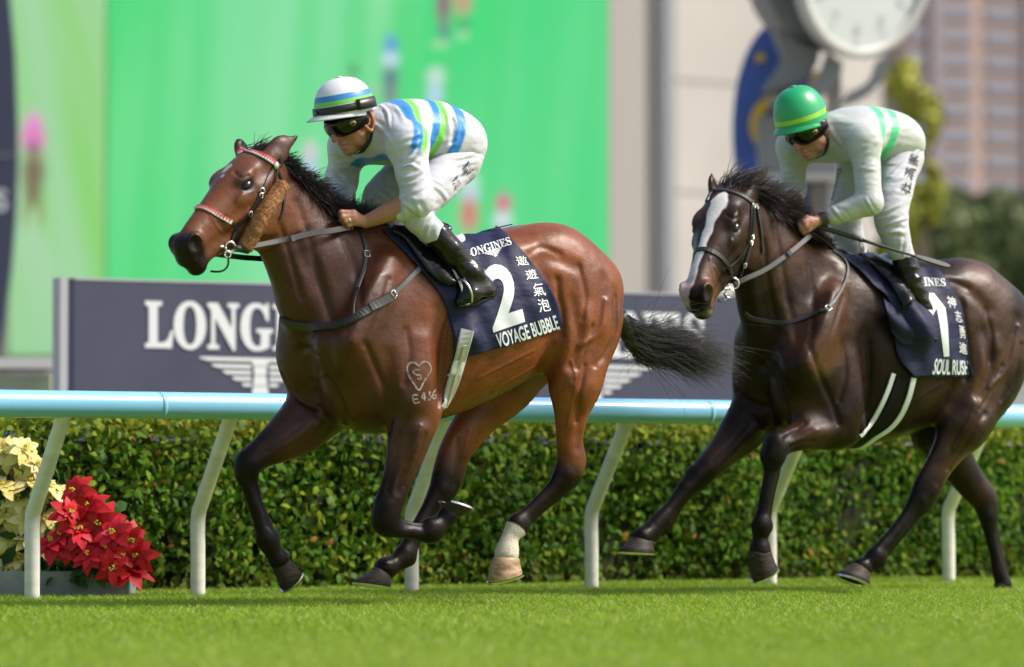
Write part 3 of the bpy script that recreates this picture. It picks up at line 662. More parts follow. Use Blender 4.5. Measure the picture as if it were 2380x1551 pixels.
M_STEEL = mat('bright_steel', (.62, .62, .60), .28, .5, 1.0)

def hoof(Ho, par, y, cF, cR, toe, heel, m):
    P = [Ho.fr.px(*q, y) for q in (cF, cR, toe, heel)]
    yv = np.array([0, 1.0, 0]); V = []; n = 22
    cc, ca = (P[0] + P[1]) / 2, (P[0] - P[1]) / 2 * .80; sc, sa = (P[2] + P[3]) / 2, (P[2] - P[3]) / 2 * .94
    rings = [(-.22, .70), (-.08, .93), (.02, 1.0), (.10, 1.01), (.35, 1.0), (.7, 1.01), (.95, 1.02), (1.0, .96)]
    for t, k in rings:
        c = cc + (sc - cc) * t; a = (ca + (sa - ca) * t) * k; b = np.linalg.norm(a) * (.80 + .04 * t)
        for i in range(n):
            q = 2 * math.pi * i / n; ct, st = math.cos(q), math.sin(q)
            rr = 1.0 if ct > -.35 else 1 - .16 * ((-ct - .35) / .65) ** 2
            V.append(c + a * ct * rr + yv * b * np.sign(st) * abs(st) ** .9)
    Fc = [(i*n+k, i*n+(k+1) % n, (i+1)*n+(k+1) % n, (i+1)*n+k) for i in range(len(rings)-1) for k in range(n)]
    Fc += [tuple(range(n)), tuple((len(rings)-1)*n + k for k in range(n-1, -1, -1))]
    o = MB().add(V, Fc).build('hoof', m, par)
    b = np.linalg.norm(sa) * .84; nn = np.cross(sa, yv); nn /= np.linalg.norm(nn)
    if nn @ (sc - cc) < 0: nn = -nn
    S = [sc + nn * .003 + sa * math.cos(q) * .95 + yv * b * .95 * math.sin(q) for q in np.linspace(-2.35, 2.35, 26)]
    MB().ribbon(S, [nn] * 26, .02, .008).build('horseshoe', M_STEEL, o)
    return o

def horse_object(Ho, D, C, coat, label, k=1.0):
    C = C * k
    e = empty('horse', label, 'horse', Ho.fr.mat(), 'racehorses galloping past the rail')
    me = mesh_np(Ho.V, Ho.Q); set_col(me, C); link('body', me, coat, e)
    for s in (1, -1):
        c = Ho.hd.p(.36, -.053, .1125 * s); bm = bmesh.new(); bmesh.ops.create_uvsphere(bm, u_segments=24, v_segments=16, radius=1)
        for q in bm.verts: q.co = Vector(c + (np.array(q.co) * np.array([.033, .022, .020])) @ Ho.hd.ax)
        me = bpy.data.meshes.new('eye'); bm.to_mesh(me); bm.free(); me.polygons.foreach_set('use_smooth', np.ones(len(me.polygons), bool)); link('eye', me, M_EYE, e)
    return e
CO1 = coat_material('bay_coat', .37); CO2 = coat_material('dark_bay_coat', .36)
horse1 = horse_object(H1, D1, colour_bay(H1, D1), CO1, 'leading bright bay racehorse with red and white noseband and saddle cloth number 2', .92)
horse2 = horse_object(H2, D2, colour_dark(H2, D2), CO2, 'dark brown racehorse with a white blaze and saddle cloth number 1', .82)
for a in ((.15,(1047,1216),(1022,1180),(1094,1190),(1022,1165)), (-.14,(624,1308),(666,1282),(656,1374),(697,1322))): hoof(H1, horse1, *a, M_HOOF)
hoof(H1, horse1, .11, (1141,1300), (1212,1299), (1136,1354), (1213,1330), M_HOOFP)
hoof(H1, horse1, -.11, (866,1318), (912,1330), (824,1352), (908,1366), M_HOOF)
for a in ((.15,(1738,1290),(1796,1280),(1752,1352),(1803,1314)), (-.14,(1468,1246),(1521,1258),(1440,1281),(1518,1286)), (.11,(1980,1306),(2026,1334),(1948,1332),(2016,1364)), (-.13,(2312,1352),(2350,1350),(2306,1388),(2353,1388))): hoof(H2, horse2, *a, M_HOOF)

def mane(Ho, par, crest, n, lens, m, seed, back=(-1, .15, .25), y=0.0, name='mane', width=.0022, spread=.28, wind=(-.5, 0, .1), jit=.03):
    r = np.random.default_rng(seed); C = spline([Ho.fr.px(u, v, yy) for u, v, yy in crest], 200)
    i = r.integers(0, 200, n); P = C[i] + r.normal(size=(n, 3)) * np.array([.012, jit * .6, .012])
    P = np.array([Ho.surf.near(p, -.004)[0] for p in P])
    clump = np.repeat(r.normal(size=(n // 14 + 1, 3)) * .35, 14, 0)[:n]; o = np.argsort(i)
    d = np.tile(np.array(back, float), (n, 1)); dd = np.empty_like(d); dd[o] = d[o] + clump
    L = np.interp(i / 200, np.linspace(0, 1, len(lens)), lens)
    V, Fq = strands(P, dd, L, width, 7, .35, .35, wind, seed, spread)
    return link(name, mesh_np(V, Fq), m, par)
mane(H1, horse1, [(652,378,0),(700,420,0),(752,474,0),(800,512,0),(850,530,0)], 3000, [.08,.12,.13,.12,.10], M_HAIR, 21, (-.85, .45, .12), wind=(-.3, .5, -.35))
mane(H1, horse1, [(652,376,0),(700,418,0),(752,472,0),(800,510,0)], 900, [.07,.09,.10,.12], M_HAIR, 22, (-.8, .0, .5), wind=(-.7, 0, .2))
mane(H1, horse1, [(800,508,0),(830,522,0),(862,530,0)], 260, [.09,.11,.10], M_HAIR, 25, (-.35, -.1, .9), wind=(-.5, 0, .3), spread=.3)
mane(H1, horse1, [(575,352,.0),(600,350,.0),(618,352,.02)], 700, [.08,.09,.06], M_HAIR, 23, (-.9, .1, .45), wind=(-.8, 0, -.5), name='forelock')
mane(H2, horse2, [(1752,462,.05),(1800,488,.04),(1840,520,.03),(1872,555,.01),(1900,575,0)], 3000, [.13,.15,.13,.12,.08], M_HAIR2, 31, (-.85, .45, .12), wind=(-.3, .5, -.35))
mane(H2, horse2, [(1752,460,.05),(1800,486,.04),(1840,518,.03)], 900, [.17,.17,.13], M_HAIR2, 32, (-.8, .1, .5), wind=(-.7, 0, .2))
mane(H2, horse2, [(1672,455,.0),(1695,440,.04),(1722,445,.08)], 1500, [.14,.19,.19], M_HAIR2, 33, (-.85, -.15, .75), wind=(-1.0, -.2, -.35), name='forelock', spread=.2)

def tail(Ho, par, root, dock, ends, n, m, seed, stray=40):
    r = np.random.default_rng(seed); A = spline([Ho.fr.px(*p) for p in [root] + dock], 12)
    MB().tube(A, np.linspace(.042, .022, 12), 10).build('dock', m, par)
    E = [Ho.fr.px(*p) for p in ends]; P = []
    for i in range(n + stray):
        t = r.uniform(.1, 1); a = A[int(t * 11)] + r.normal(size=3) * .016
        wts = r.dirichlet(np.ones(len(E)) * .55); e = sum(w * q for w, q in zip(wts, E)) + r.normal(size=3) * np.array([.05, .05, .022])
        f = r.uniform(.78, 1.03)
        if i >= n: e = a + (e - a) * r.uniform(.3, .9) + r.normal(size=3) * .12; f = 1
        e = a + (e - a) * f; mid = a + (e - a) * .4 + np.array([0, 0, .035]) + r.normal(size=3) * .018
        tg = A[-1] - A[-3]; tg = tg / np.linalg.norm(tg)
        c1 = a + tg * .10 + r.normal(size=3) * .015; k = np.linspace(0, 1, 11)[:, None]
        q = (1-k)**3 * a + 3*(1-k)**2*k * c1 + 3*(1-k)*k*k * (mid * .5 + e * .5 + np.array([0, 0, .02])) + k**3 * e
        P.append(q + np.sin(k * r.uniform(3, 9) + r.uniform(0, 6)) * r.normal(size=3) * .013 * k)
    V, Fq = tubes(np.array(P), r.uniform(.0008, .0019, n + stray)); o = link('tail', mesh_np(V, Fq), m, par); return o
tail(H1, horse1, (1436,735,0), [(1452,760,0),(1470,795,0),(1492,826,.0)], [(1715,815,-.02),(1712,845,.06),(1690,905,.02),(1645,925,-.04),(1600,780,0),(1590,740,0)], 1900, M_HAIR, 41, 130)
tail(H2, horse2, (2392,745,0), [(2404,775,0),(2420,815,0),(2440,846,0)], [(2640,842,-.02),(2630,900,.06),(2560,920,.02),(2540,830,0)], 500, M_HAIR2, 42, 40)
lap('horse parts')
# ------------------------------------------------------------------ lettering pressed onto surfaces
SERIF = str.maketrans({c: chr(0x1D400 + ord(c) - 65) for c in 'ABCDEFGHIJKLMNOPQRSTUVWXYZ'})
def text2d(body, bold=0.0, maxedge=.12, space=1.0):
    """triangulated flat lettering scaled to its unit box"""
    c = bpy.data.curves.new('t', 'FONT'); c.body = body; c.offset = bold; c.space_character = space; c.resolution_u = 4
    o = bpy.data.objects.new('t', c); COL.objects.link(o); bpy.context.view_layer.update()
    me = bpy.data.meshes.new_from_object(o); bpy.data.objects.remove(o); bpy.data.curves.remove(c)
    bm = bmesh.new(); bm.from_mesh(me); bpy.data.meshes.remove(me)
    bmesh.ops.remove_doubles(bm, verts=bm.verts, dist=1e-5); bmesh.ops.triangulate(bm, faces=bm.faces)
    h = max(v.co.y for v in bm.verts) - min(v.co.y for v in bm.verts)
    for _ in range(4):
        e = [x for x in bm.edges if x.calc_length() > maxedge * h]
        if not e: break
        bmesh.ops.subdivide_edges(bm, edges=e, cuts=1); bmesh.ops.triangulate(bm, faces=bm.faces)
    bm.verts.index_update()
    V = np.array([v.co[:2] for v in bm.verts]); Fc = np.array([[v.index for v in f.verts] for f in bm.faces]); bm.free()
    lo, hi = V.min(0), V.max(0); return (V - lo) / (hi - lo), Fc
def wings2d():
    """winged hourglass badge in a unit box"""
    V, Fc = [], []
    def quad(*p):
        n = len(V); V.extend(p); Fc.extend([(n, n+1, n+2), (n, n+2, n+3)])
    for s in (-1, 1):
        X = lambda x: .5 + s * x
        for i, (x1, y0, y1) in enumerate(((.5, .90, 1.0), (.40, .72, .82), (.31, .56, .66), (.23, .40, .50), (.15, .25, .34))):
            n = 6
            for k in range(n):
                a = .075 + (x1 - .075) * k / n; b = .075 + (x1 - .075) * (k + 1) / n
                ta = y0 + (0 if k < n - 1 else 0); quad((X(a), ta), (X(b), y0 + (.05 if k == n - 1 else 0)), (X(b), y1), (X(a), y1))
    for a, b, w0, w1 in ((1.0, .80, .085, .06), (.78, .55, .055, .05), (.53, .28, .05, .06), (.26, 0, .06, .075)): quad((.5 - w1, b), (.5 + w1, b), (.5 + w0, a), (.5 - w0, a))
    V = np.array(V, float); return V, np.array(Fc)
def decal(surf, shape, quad, name, m, parent, off=.0045, y=.1):
    S, Fc = shape; bl, br, tr, tl = (np.array(q, float) for q in quad)
    s, t = S[:, :1], S[:, 1:2]; P = bl * (1-s) * (1-t) + br * s * (1-t) + tr * s * t + tl * (1-s) * t
    V = np.array([surf.hit(u, v, off, y)[0] for u, v in P]); uv = np.array([project(surf.fr.wor(p)) for p in V]); bad = np.abs(uv - P).sum(1) > 6; Fc = Fc[~bad[Fc].any(1)]
    return link(name, mesh_np(V, Fc, False), m, parent)
def crop(x0, y0, k):
    """coordinates read on an enlarged crop -> photograph grid"""
    return lambda *p: [((x0 + a / k) / 1.72059, (y0 + b / k) / 1.72059) for a, b in p]

# ------------------------------------------------------------------ jockeys
M_SKIN = mat('skin', (.60, .31, .21), .48, .45, Subsurface_Weight=.12); M_SKIN.node_tree.nodes['Principled BSDF'].inputs['Subsurface Radius'].default_value = (.012, .005, .003); attr_col(M_SKIN); bump(M_SKIN, 160, .10, .003)
def fabric(name, rough=.42, sheen=.1):
    m = mat(name, (.8, .8, .8), rough, .22); attr_col(m); b = m.node_tree.nodes['Principled BSDF']; b.inputs['Sheen Weight'].default_value = sheen
    return m
M_SATIN = fabric('satin', .40); bump(M_SATIN, 10, .45, .025, (1, .7, 2.2), 1); bump(M_SATIN, 30, .18, .006, (1, 1, 2), 1)
M_COTTON = fabric('white_cotton', .62); bump(M_COTTON, 11, .4, .02, (1, .8, 2.4), 1)
M_PATENT = mat('black_patent_leather', (.005, .005, .006), .16, .28, Coat_Weight=.15, Coat_Roughness=.06); bump(M_PATENT, 17, .35, .018, (1, 1, 2), 2)
M_BLACK = mat('black_plastic', (.012, .012, .013), .38); M_STRAP = mat('black_leather', (.016, .015, .016), .42, .5); bump(M_STRAP, 120, .15, .003)
M_LENS = mat('dark_lens', (.004, .004, .005), .08, .32, Coat_Weight=.1); M_GOLD = mat('brass_vent', (.36, .30, .12), .35, .5, .7)
M_TAN = mat('tan_leather', (.33, .13, .05), .45); M_WHITE = mat('white_fabric', (.78, .78, .80), .5); M_NAVYP = mat('navy_print', (.018, .02, .065), .6)

class HumanHead:
    def __init__(s, fr, ear, th, pitch, y0=0.0, k=1.0):
        s.fr = fr; s.k = k; hf = Frame((0, 0, 0), th)
        f = hf.f @ fr.M; l = hf.l @ fr.M; c, q = math.cos(pitch), math.sin(pitch); u = np.array([0, 0, 1.0])
        s.A = np.stack([f * c - u * q, l, u * c + f * q])           # rows: face forward, left, up, in the frame's coordinates
        e = np.array([-.01, .078, -.01]) * k @ s.A; s.o = fr.px(*ear, e[1] + y0) - e
    def p(s, f, l, u): return s.o + np.array([f, l, u]) * s.k @ s.A
def human_head(vol, hd):
    k = hd.k
    E = lambda c, r, b=.02, **kw: vol.ell(hd.p(*c), np.array(r) * k, b, hd.A, **kw)
    S = lambda P, r, b=.012, la=1.0, **kw: vol.sweep([hd.p(*q) for q in P], np.array(r) * k, la, hd.A[1], b, **kw)
    E((-.008, 0, .035), (.098, .078, .095)); E((.030, 0, -.055), (.066, .056, .072), .03)
    E((.070, 0, -.105), (.028, .030, .022), .02)                                     # chin
    for s in (-1, 1):
        E((.058, .040 * s, -.028), (.032, .026, .024), .02); E((.02, .052 * s, -.075), (.04, .012, .03), .02)
        E((-.010, .077 * s, -.010), (.020, .010, .033), .008); E((-.004, .086 * s, -.008), (.010, .006, .019), .006, sub=True)
        E((.098, .011 * s, -.040), (.010, .009, .008), .006)
        E((.088, .030 * s, .004), (.014, .018, .010), .01, sub=True)
    E((.082, 0, .022), (.022, .05, .014), .015)
    S([(.092, 0, .008), (.106, 0, -.018), (.116, 0, -.036)], [.010, .012, .014])
    S([(.084, .024, -.070), (.098, .010, -.066), (.098, -.010, -.066), (.084, -.024, -.070)], [.006, .008, .008, .006], .008)
    S([(.082, .022, -.084), (.094, .008, -.083), (.094, -.008, -.083), (.082, -.022, -.084)], [.006, .009, .009, .006], .008)
    S([(.086, .026, -.077), (.102, .010, -.075), (.102, -.010, -.075), (.086, -.026, -.077)], [.0035, .004, .004, .0035], .004, sub=True)
def arm(vol, P, r, k=.02, **kw): vol.sweep(P, r, 1.0, (0, 1, 0), k, **kw)
def fist(vol, fr, H):
    """wrist, palm and four fingers bent round what they hold, plus the thumb; all given as (u, v, y)"""
    q = lambda p: fr.px(*p)
    w = q(H['wrist'])
    for (a, b, c, d), r in zip(H['fingers'], (.0098, .0102, .0098, .0088)):
        vol.sweep([w * .75 + q(a) * .25, q(a)], [.015, .0125], 1.0, (0, 1, 0), .012)
        vol.sweep([q(a), q(b)], [r * 1.12, r * 1.06], 1.0, (0, 1, 0), .006); vol.sweep([q(b), q(c)], [r * 1.05, r * .95], 1.0, (0, 1, 0), .004); vol.sweep([q(c), q(d)], [r * .93, r * .8], 1.0, (0, 1, 0), .003)
    t = [q(p) for p in H['thumb']]; vol.sweep([w * .5 + t[0] * .5, t[0]], [.017, .014], 1.0, (0, 1, 0), .012)
    vol.sweep(t, [.013, .0115, .009][:len(t)], 1.0, (0, 1, 0), .006)
def colour_mesh(vol, it=2):
    V, Q = vol.nets(it); N = normals(V, Q)
    if ((V - V.mean(0)) * N).sum() < 0: Q = Q[:, ::-1].copy(); N = -N
    return V, Q, N
def folds(V, N, amp, sc, stretch, seed, mask=1.0):
    n = vnoise(V * np.array(stretch), sc, seed, 2); r = 1 - np.abs(2 * n - 1); return V + N * (amp * (r ** 2 - .35) * mask)[:, None]
def wrinkle(vol, surf, W_):
    for P, r in W_: vol.sweep([surf.hit(u, v, -r * .35)[0] for u, v in P], [r * .4] + [r] * (len(P) - 2) + [r * .4], 1.0, (0, 1, 0), .012, n=10)

def crease(V, Q, fr, lines, seed):
    """sharp cloth folds: a ridge with a hollow on either side along each line of pixels"""
    N = normals(V, Q); sf = Surf(fr, V, Q); r = np.random.default_rng(seed); out = np.zeros(len(V))
    for P, amp in lines:
        L = np.array([sf.hit(u, v)[0] for u, v in spline(P, 24)]); st = np.linalg.norm(np.diff(L, axis=0), axis=1)
        if st.max() > .06: continue
        w = r.uniform(.0065, .0105); ii = np.where(((V > L.min(0) - .05) & (V < L.max(0) + .05)).all(1))[0]
        if len(ii) == 0: continue
        D2 = np.linalg.norm(V[ii][:, None, :] - L[None, :, :], axis=2); k = D2.argmin(1); d = D2[np.arange(len(ii)), k] / w; fade = np.sin(np.pi * np.clip((k + .5) / 24, 0, 1)) ** .6
        out[ii] += amp * fade * (np.exp(-d * d) - .55 * np.exp(-((d - 1.9) / .9) ** 2))
    return V + N * out[:, None]
def across(A, B, half, n, seed, slant=.35, amp=.006):
    """crease lines running across a limb drawn from pixel A to pixel B"""
    r = np.random.default_rng(seed); A, B = np.array(A, float), np.array(B, float); d = (B - A) / np.linalg.norm(B - A); p = np.array([-d[1], d[0]]); L = []
    for t in np.linspace(.06, .97, n) + r.normal(size=n) * .02:
        c = A + (B - A) * t; h = half * r.uniform(.55, .95); o = p * half * r.uniform(-.35, .35); sl = d * half * (slant + r.normal() * .25); bow = d * half * r.uniform(-.2, .25)
        L.append(([c + o - p * h - sl, c + o + bow, c + o + p * h + sl], amp * r.uniform(.5, 1.25)))
    return L
def dome(c, A, rad, rings, n=44):
    """cap crown: rings of (height fraction 0..1), profile slightly fuller than an ellipse; rows of A: forward, left, up"""
    V = []
    for h in rings:
        k = max(0, 1 - max(h, 0) ** 2.3) ** (1 / 2.3)
        for i in range(n):
            t = 2 * math.pi * i / n; V.append(c + (np.array([rad[0] * k * math.cos(t), rad[1] * k * math.sin(t), rad[2] * h]) @ A))
    Fc = [(i*n+j, i*n+(j+1) % n, (i+1)*n+(j+1) % n, (i+1)*n+j) for i in range(len(rings)-1) for j in range(n)]
    return V, Fc
def bandring(c, A, rad, h0, h1, out, a0=0, a1=2*math.pi, n=60):
    """strip round the cap between two heights"""
    V = []; P = []
    for t in np.linspace(a0, a1, n):
        for h in (h0, h1):
            k = max(0, 1 - max(h, 0) ** 2.3) ** (1 / 2.3); d = np.array([rad[0] * k * math.cos(t), rad[1] * k * math.sin(t), rad[2] * h])
            V.append(c + d @ A); V.append(c + (d * np.array([1 + out / rad[0], 1 + out / rad[1], 1])) @ A)
    for i in range(n - 1):
        a, b = i * 4, i * 4 + 4
        P += [(a, b, b+2, a+2), (a+1, a+3, b+3, b+1), (a, a+1, b+1, b), (a+2, b+2, b+3, a+3)]
    P += [(0, 2, 3, 1), (len(V)-4, len(V)-3, len(V)-1, len(V)-2)]
    return V, P

def jockey(fr, J, label, group):
    e = empty('person', label, 'jockey', fr.mat(), group); p3 = lambda q: fr.px(*q)
    hd = HumanHead(fr, *J['head']); lo, hi = J['box']
    T = [p3(q[:3]) for q in J['torso']]; Tr = [q[3] for q in J['torso']]; Tl = [q[4] for q in J['torso']]
    nA, fA = [p3(q) for q in J['near_arm']], [p3(q) for q in J['far_arm']]; nL, fL = [p3(q) for q in J['near_leg']], [p3(q) for q in J['far_leg']]
    def limbs(vol, ra, rl, k=.02):
        for A in (nA, fA): vol.sweep(A[:3], ra, 1.0, (0, 1, 0), k)
        for Lg in (nL, fL): vol.sweep(Lg[:4], rl, 1.0, (0, 1, 0), k)
    # body: one continuous skin
    v = Vol(lo, hi, .0046); human_head(v, hd)
    v.sweep([hd.p(-.03, 0, -.04), hd.p(-.045, 0, -.10), T[-1]], [.055, .055, .075], 1.0, hd.A[1], .03)
    v.sweep(T, [r - .02 for r in Tr], Tl, (0, 1, 0), .04)
    for A, sd in ((nA, 1), (fA, -1)):
        v.sweep(A[:2], [.056, .043], 1.0, (0, 1, 0), .03); v.sweep([A[1], A[1] * .6 + A[2] * .4, A[2]], [.043, .043, .026], 1.0, (0, 1, 0), .02)
    for Lg in (nL, fL): v.sweep(Lg[:4], [.085, .062, .048, .034], 1.0, (0, 1, 0), .03); v.sweep(Lg[3:], [.036, .026], 1.0, (0, 1, 0), .02)
    fist(v, fr, J['hand']); fist(v, fr, J['far_hand'])
    V, Q, N = colour_mesh(v, 1); n = vnoise(V, 45, 5); C = np.array([J['skin']]).repeat(len(V), 0) * (0.9 + .2 * n[:, None])
    for q, r, c in J['flush']: C = mix(C, c, .6 * sstep(r, r * .3, np.linalg.norm(V - hd.p(*q), axis=1)))
    hair = (V - hd.o) @ hd.A.T / hd.k; C = mix(C, J['hair'], sstep(.0, -.02, hair[:, 0] + .5 * np.maximum(-hair[:, 2] - .02, 0)) * (np.linalg.norm(V - hd.o, axis=1) < .125) * sstep(-.02, .0, hair[:, 2]))
    lips = np.minimum(np.linalg.norm(V - hd.p(.098, 0, -.064), axis=1), np.linalg.norm(V - hd.p(.094, 0, -.086), axis=1)); C = mix(C, (.42, .13, .11), .55 * sstep(.028, .010, lips))
    me = mesh_np(V, Q); set_col(me, C); link('body', me, M_SKIN, e)
    # silks
    def silks(h, base=None):
        v = Vol(lo, hi, h); v.sweep([p3(q[:3]) for q in J['blouse']], [q[3] for q in J['blouse']], [q[4] for q in J['blouse']], (0, 1, 0), .05)
        v.sweep([T[-1] * .8 + T[-2] * .2, hd.p(-.05, 0, -.10), hd.p(-.045, 0, -.085)], [.09, .072, .068], 1.0, hd.A[1], .04)
        for A, c, r in ((nA, J['near_cuff'], J['sleeve']), (fA, J['far_cuff'], J['sleeve'])):
            cu = p3(c); v.sweep([T[-2] * .5 + A[0] * .5, A[0]], [.10, r[0] + .012], 1.0, (0, 1, 0), .05)
            v.sweep([A[0], A[0] * .5 + A[1] * .5, A[1]], [r[0], r[1], r[2]], 1.0, (0, 1, 0), .03); v.sweep([A[1], A[1] * .5 + cu * .5, cu], [r[2], r[3], r[4]], 1.0, (0, 1, 0), .025)
        v.sweep([hd.p(-.03, 0, -.07), hd.p(.02, 0, -.02)], [.062, .075], 1.0, hd.A[1], .012, sub=True)
        for A, c, r in ((nA, J['near_cuff'], J['sleeve']), (fA, J['far_cuff'], J['sleeve'])):
            cu = p3(c); d = A[2] - cu; d /= np.linalg.norm(d); v.sweep([cu + d * (r[4] + .012), cu + d * .16], [r[4] - .006, r[4] + .03], 1.0, (0, 1, 0), .008, sub=True)
        return colour_mesh(v, 2)
    V, Q, N = silks(.0055, Surf(fr, *silks(.012)[:2])); V = folds(V, N, J.get('fold_amp', .006), 16, (1, .5, 1.3), 3); V = folds(V, N, .0010, 34, (1, .6, 1), 4); V = crease(V, Q, fr, J['creases'], 5); N = normals(V, Q)
    me = mesh_np(V, Q); set_col(me, J['silk_colour'](V, N, nA, fA)); link('racing_silks', me, M_SATIN, e)
    # breeches
    def breeches(h, base=None):
        v = Vol(lo, hi, h); v.sweep([T[0], T[0] * .95 + T[1] * .05], [Tr[0] - .006, Tr[0] - .006], Tl[0], (0, 1, 0), .05)
        for Lg in (nL, fL): v.sweep([T[0] * .6 + Lg[0] * .4, Lg[0]], [.098, J['leg'][0]], 1.0, (0, 1, 0), .05); v.sweep(Lg[:3] + [Lg[2] * (1 - J['boot_top'] - .04) + Lg[3] * (J['boot_top'] + .04)], J['leg'], 1.0, (0, 1, 0), .03)
        return colour_mesh(v, 2)
    V, Q, N = breeches(.0055, Surf(fr, *breeches(.012)[:2])); V = folds(V, N, .004, 15, (1, .6, 1.6), 6); V = folds(V, N, .0010, 36, (.6, .6, 1.4), 7); V = crease(V, Q, fr, J['leg_creases'], 6); br = Surf(fr, V, Q)
    me = mesh_np(V, Q); set_col(me, np.array([(.43, .425, .47)]).repeat(len(V), 0)); bo = link('breeches', me, M_COTTON, e)
    # boots
    for Lg, sd in ((nL, 1), (fL, -1)):
        v = Vol(np.minimum.reduce(Lg[3:] + [Lg[2]]) - .14, np.maximum.reduce(Lg[3:] + [Lg[2]]) + .14, .0055)
        top = Lg[2] * (1 - J['boot_top']) + Lg[3] * J['boot_top']; ank = Lg[3]; heel, ball, toe = (p3(q) for q in (J['near_foot'] if sd > 0 else J['far_foot']))
        v.sweep([top, top * .5 + ank * .5, ank], [.056, .054, .044], [.95, .95, .9], (0, 1, 0), .01)
        v.sweep([ank, heel], [.042, .034], .9, (0, 1, 0), .03); v.sweep([heel, ball, toe], [.034, .036, .020], [1.0, 1.2, 1.2], (0, 1, 0), .025); v.sweep([ank, ball], [.042, .034], 1.0, (0, 1, 0), .03)
        d = top - ank; d /= np.linalg.norm(d); v.ell(top + d * .052, (.09, .09, .028), .004, np.stack([np.cross(d, [0, 1, 0]), [0, 1, 0], d]), sub=True)
        V, Q, N = colour_mesh(v, 2); V = folds(V, N, .007, 22, (1, 1, 2), 9, sstep(.0, .12, np.linalg.norm(V - top, axis=1)))
        b = link('boot', mesh_np(V, Q), M_PATENT, e)
        fl = (toe - heel); fl /= np.linalg.norm(fl); dn = np.array([0, 0, -1.0]) - fl * -fl[2]; dn /= np.linalg.norm(dn)
        MB().ribbon([heel - fl * .03 + dn * .030, (heel + ball) / 2 + dn * .031, ball + dn * .033, toe + fl * .016 + dn * .012], [dn] * 4, [.05, .055, .075, .04], .008).build('sole', M_STRAP, b)
    # cap
    c, A, rad = J['cap'](fr); rings = J['rings']; Vd, Fd = dome(c, A, rad, [r for r, _ in rings]); me = mesh_np(Vd, Fd); cap = link('helmet', me, None, e)
    for _, m in J['cap_mats']: me.materials.append(m)
    mi = np.repeat([k for _, k in rings[:-1]], 44); me.polygons.foreach_set('material_index', mi.astype(np.int32))
    n = 26; Vb = []                                                                 # peak
    for i in range(n):
        t = math.pi * (i / (n - 1) - .5) * 1.12
        for (k, z) in ((.96, J['peak'][1]), (1 + J['peak'][0] * max(0, math.cos(t)) ** .8, J['peak'][2])):
            for dz in (0, -.005): Vb.append(c + np.array([rad[0] * k * math.cos(t), rad[1] * min(k, 1.06) * math.sin(t), z + dz - .012 * (1 - math.cos(t))]) @ A)
    Fb = []
    for i in range(n - 1):
        a, b = i * 4, i * 4 + 4; Fb += [(a, a+2, b+2, b), (a+1, b+1, b+3, a+3), (a+2, a+3, b+3, b+2)]
    MB().add(Vb, Fb).build('peak', J['peak_mat'], cap)
    MB().tube([c + np.array([0, 0, rad[2] * z]) @ A for z in (.99, 1.02, 1.035)], [.016, .014, .006], 12).build('button', J['cap_mats'][-1][1], cap)
    # goggles
    n = 34; Vg = []; top, bot = J['lens']
    for i in range(n):
        t = (i / (n - 1) - .5) * math.pi * 1.02; nose = .016 * math.exp(-(t / .28) ** 2); side = .35 * (abs(t) / 1.6) ** 4
        for j, w in enumerate(np.linspace(0, 1, 7)):
            u0 = bot + nose; z = u0 + (top - u0) * (w * (1 - side) + side * .5); bul = .012 * math.sin(math.pi * w)
            Vg.append(hd.p((.110 + bul) * math.cos(t) - .004, (.090 + bul) * math.sin(t), z))
    Fg = [(i*7+j, i*7+j+1, i*7+8+j, i*7+7+j) for i in range(n - 1) for j in range(6)]
    gg = MB().add(Vg, Fg).build('goggles', M_LENS, e); gg.modifiers.new('Solidify', 'SOLIDIFY').thickness = .006
    for s in (1, -1):
        a = 1.02 * s; q = hd.p(.119 * math.cos(a), .101 * math.sin(a), (top + bot) / 2 + .003); nr = np.array([math.cos(a), math.sin(a) * 1.1, 0]) @ hd.A; nr /= np.linalg.norm(nr)
        MB().tube([q, q + nr * .005], [.014, .013], 18).build('vent', M_GOLD, gg)
        P = [hd.p(.105 * math.cos(1.45), .09 * s, (top + bot) / 2), hd.p(-.02, .088 * s, .022), hd.p(-.06, .075 * s, .045)]
        MB().ribbon(spline(P, 8), [np.array([0, s, 0]) @ hd.A] * 8, .02, .003).build('strap', M_BLACK, gg)
    # chin harness
    for s in (1, -1):
        if J['ear_guard']:
            P = [hd.p(.022, .082 * s, .03), hd.p(.018, .088 * s, -.02), hd.p(-.006, .088 * s, -.062), hd.p(-.036, .084 * s, -.035), hd.p(-.040, .080 * s, .02)]
            MB().tube(spline(P, 18), .0085, 8).build('ear_guard', M_TAN, cap); P = [hd.p(-.006, .088 * s, -.062), hd.p(.012, .070 * s, -.098), hd.p(.035, .030 * s, -.128), hd.p(.04, 0, -.132)]
        else:
            P = [hd.p(.024, .080 * s, .03), hd.p(.016, .084 * s, -.03), hd.p(.010, .076 * s, -.075), hd.p(.03, .045 * s, -.122), hd.p(.04, 0, -.132)]
        MB().ribbon(spline(P, 12), [np.array([0, s, -.3]) @ hd.A] * 12, .017, .006).build('chin_strap', M_STRAP, cap)
    return e, hd, br, bo, cap, (c, A, rad)

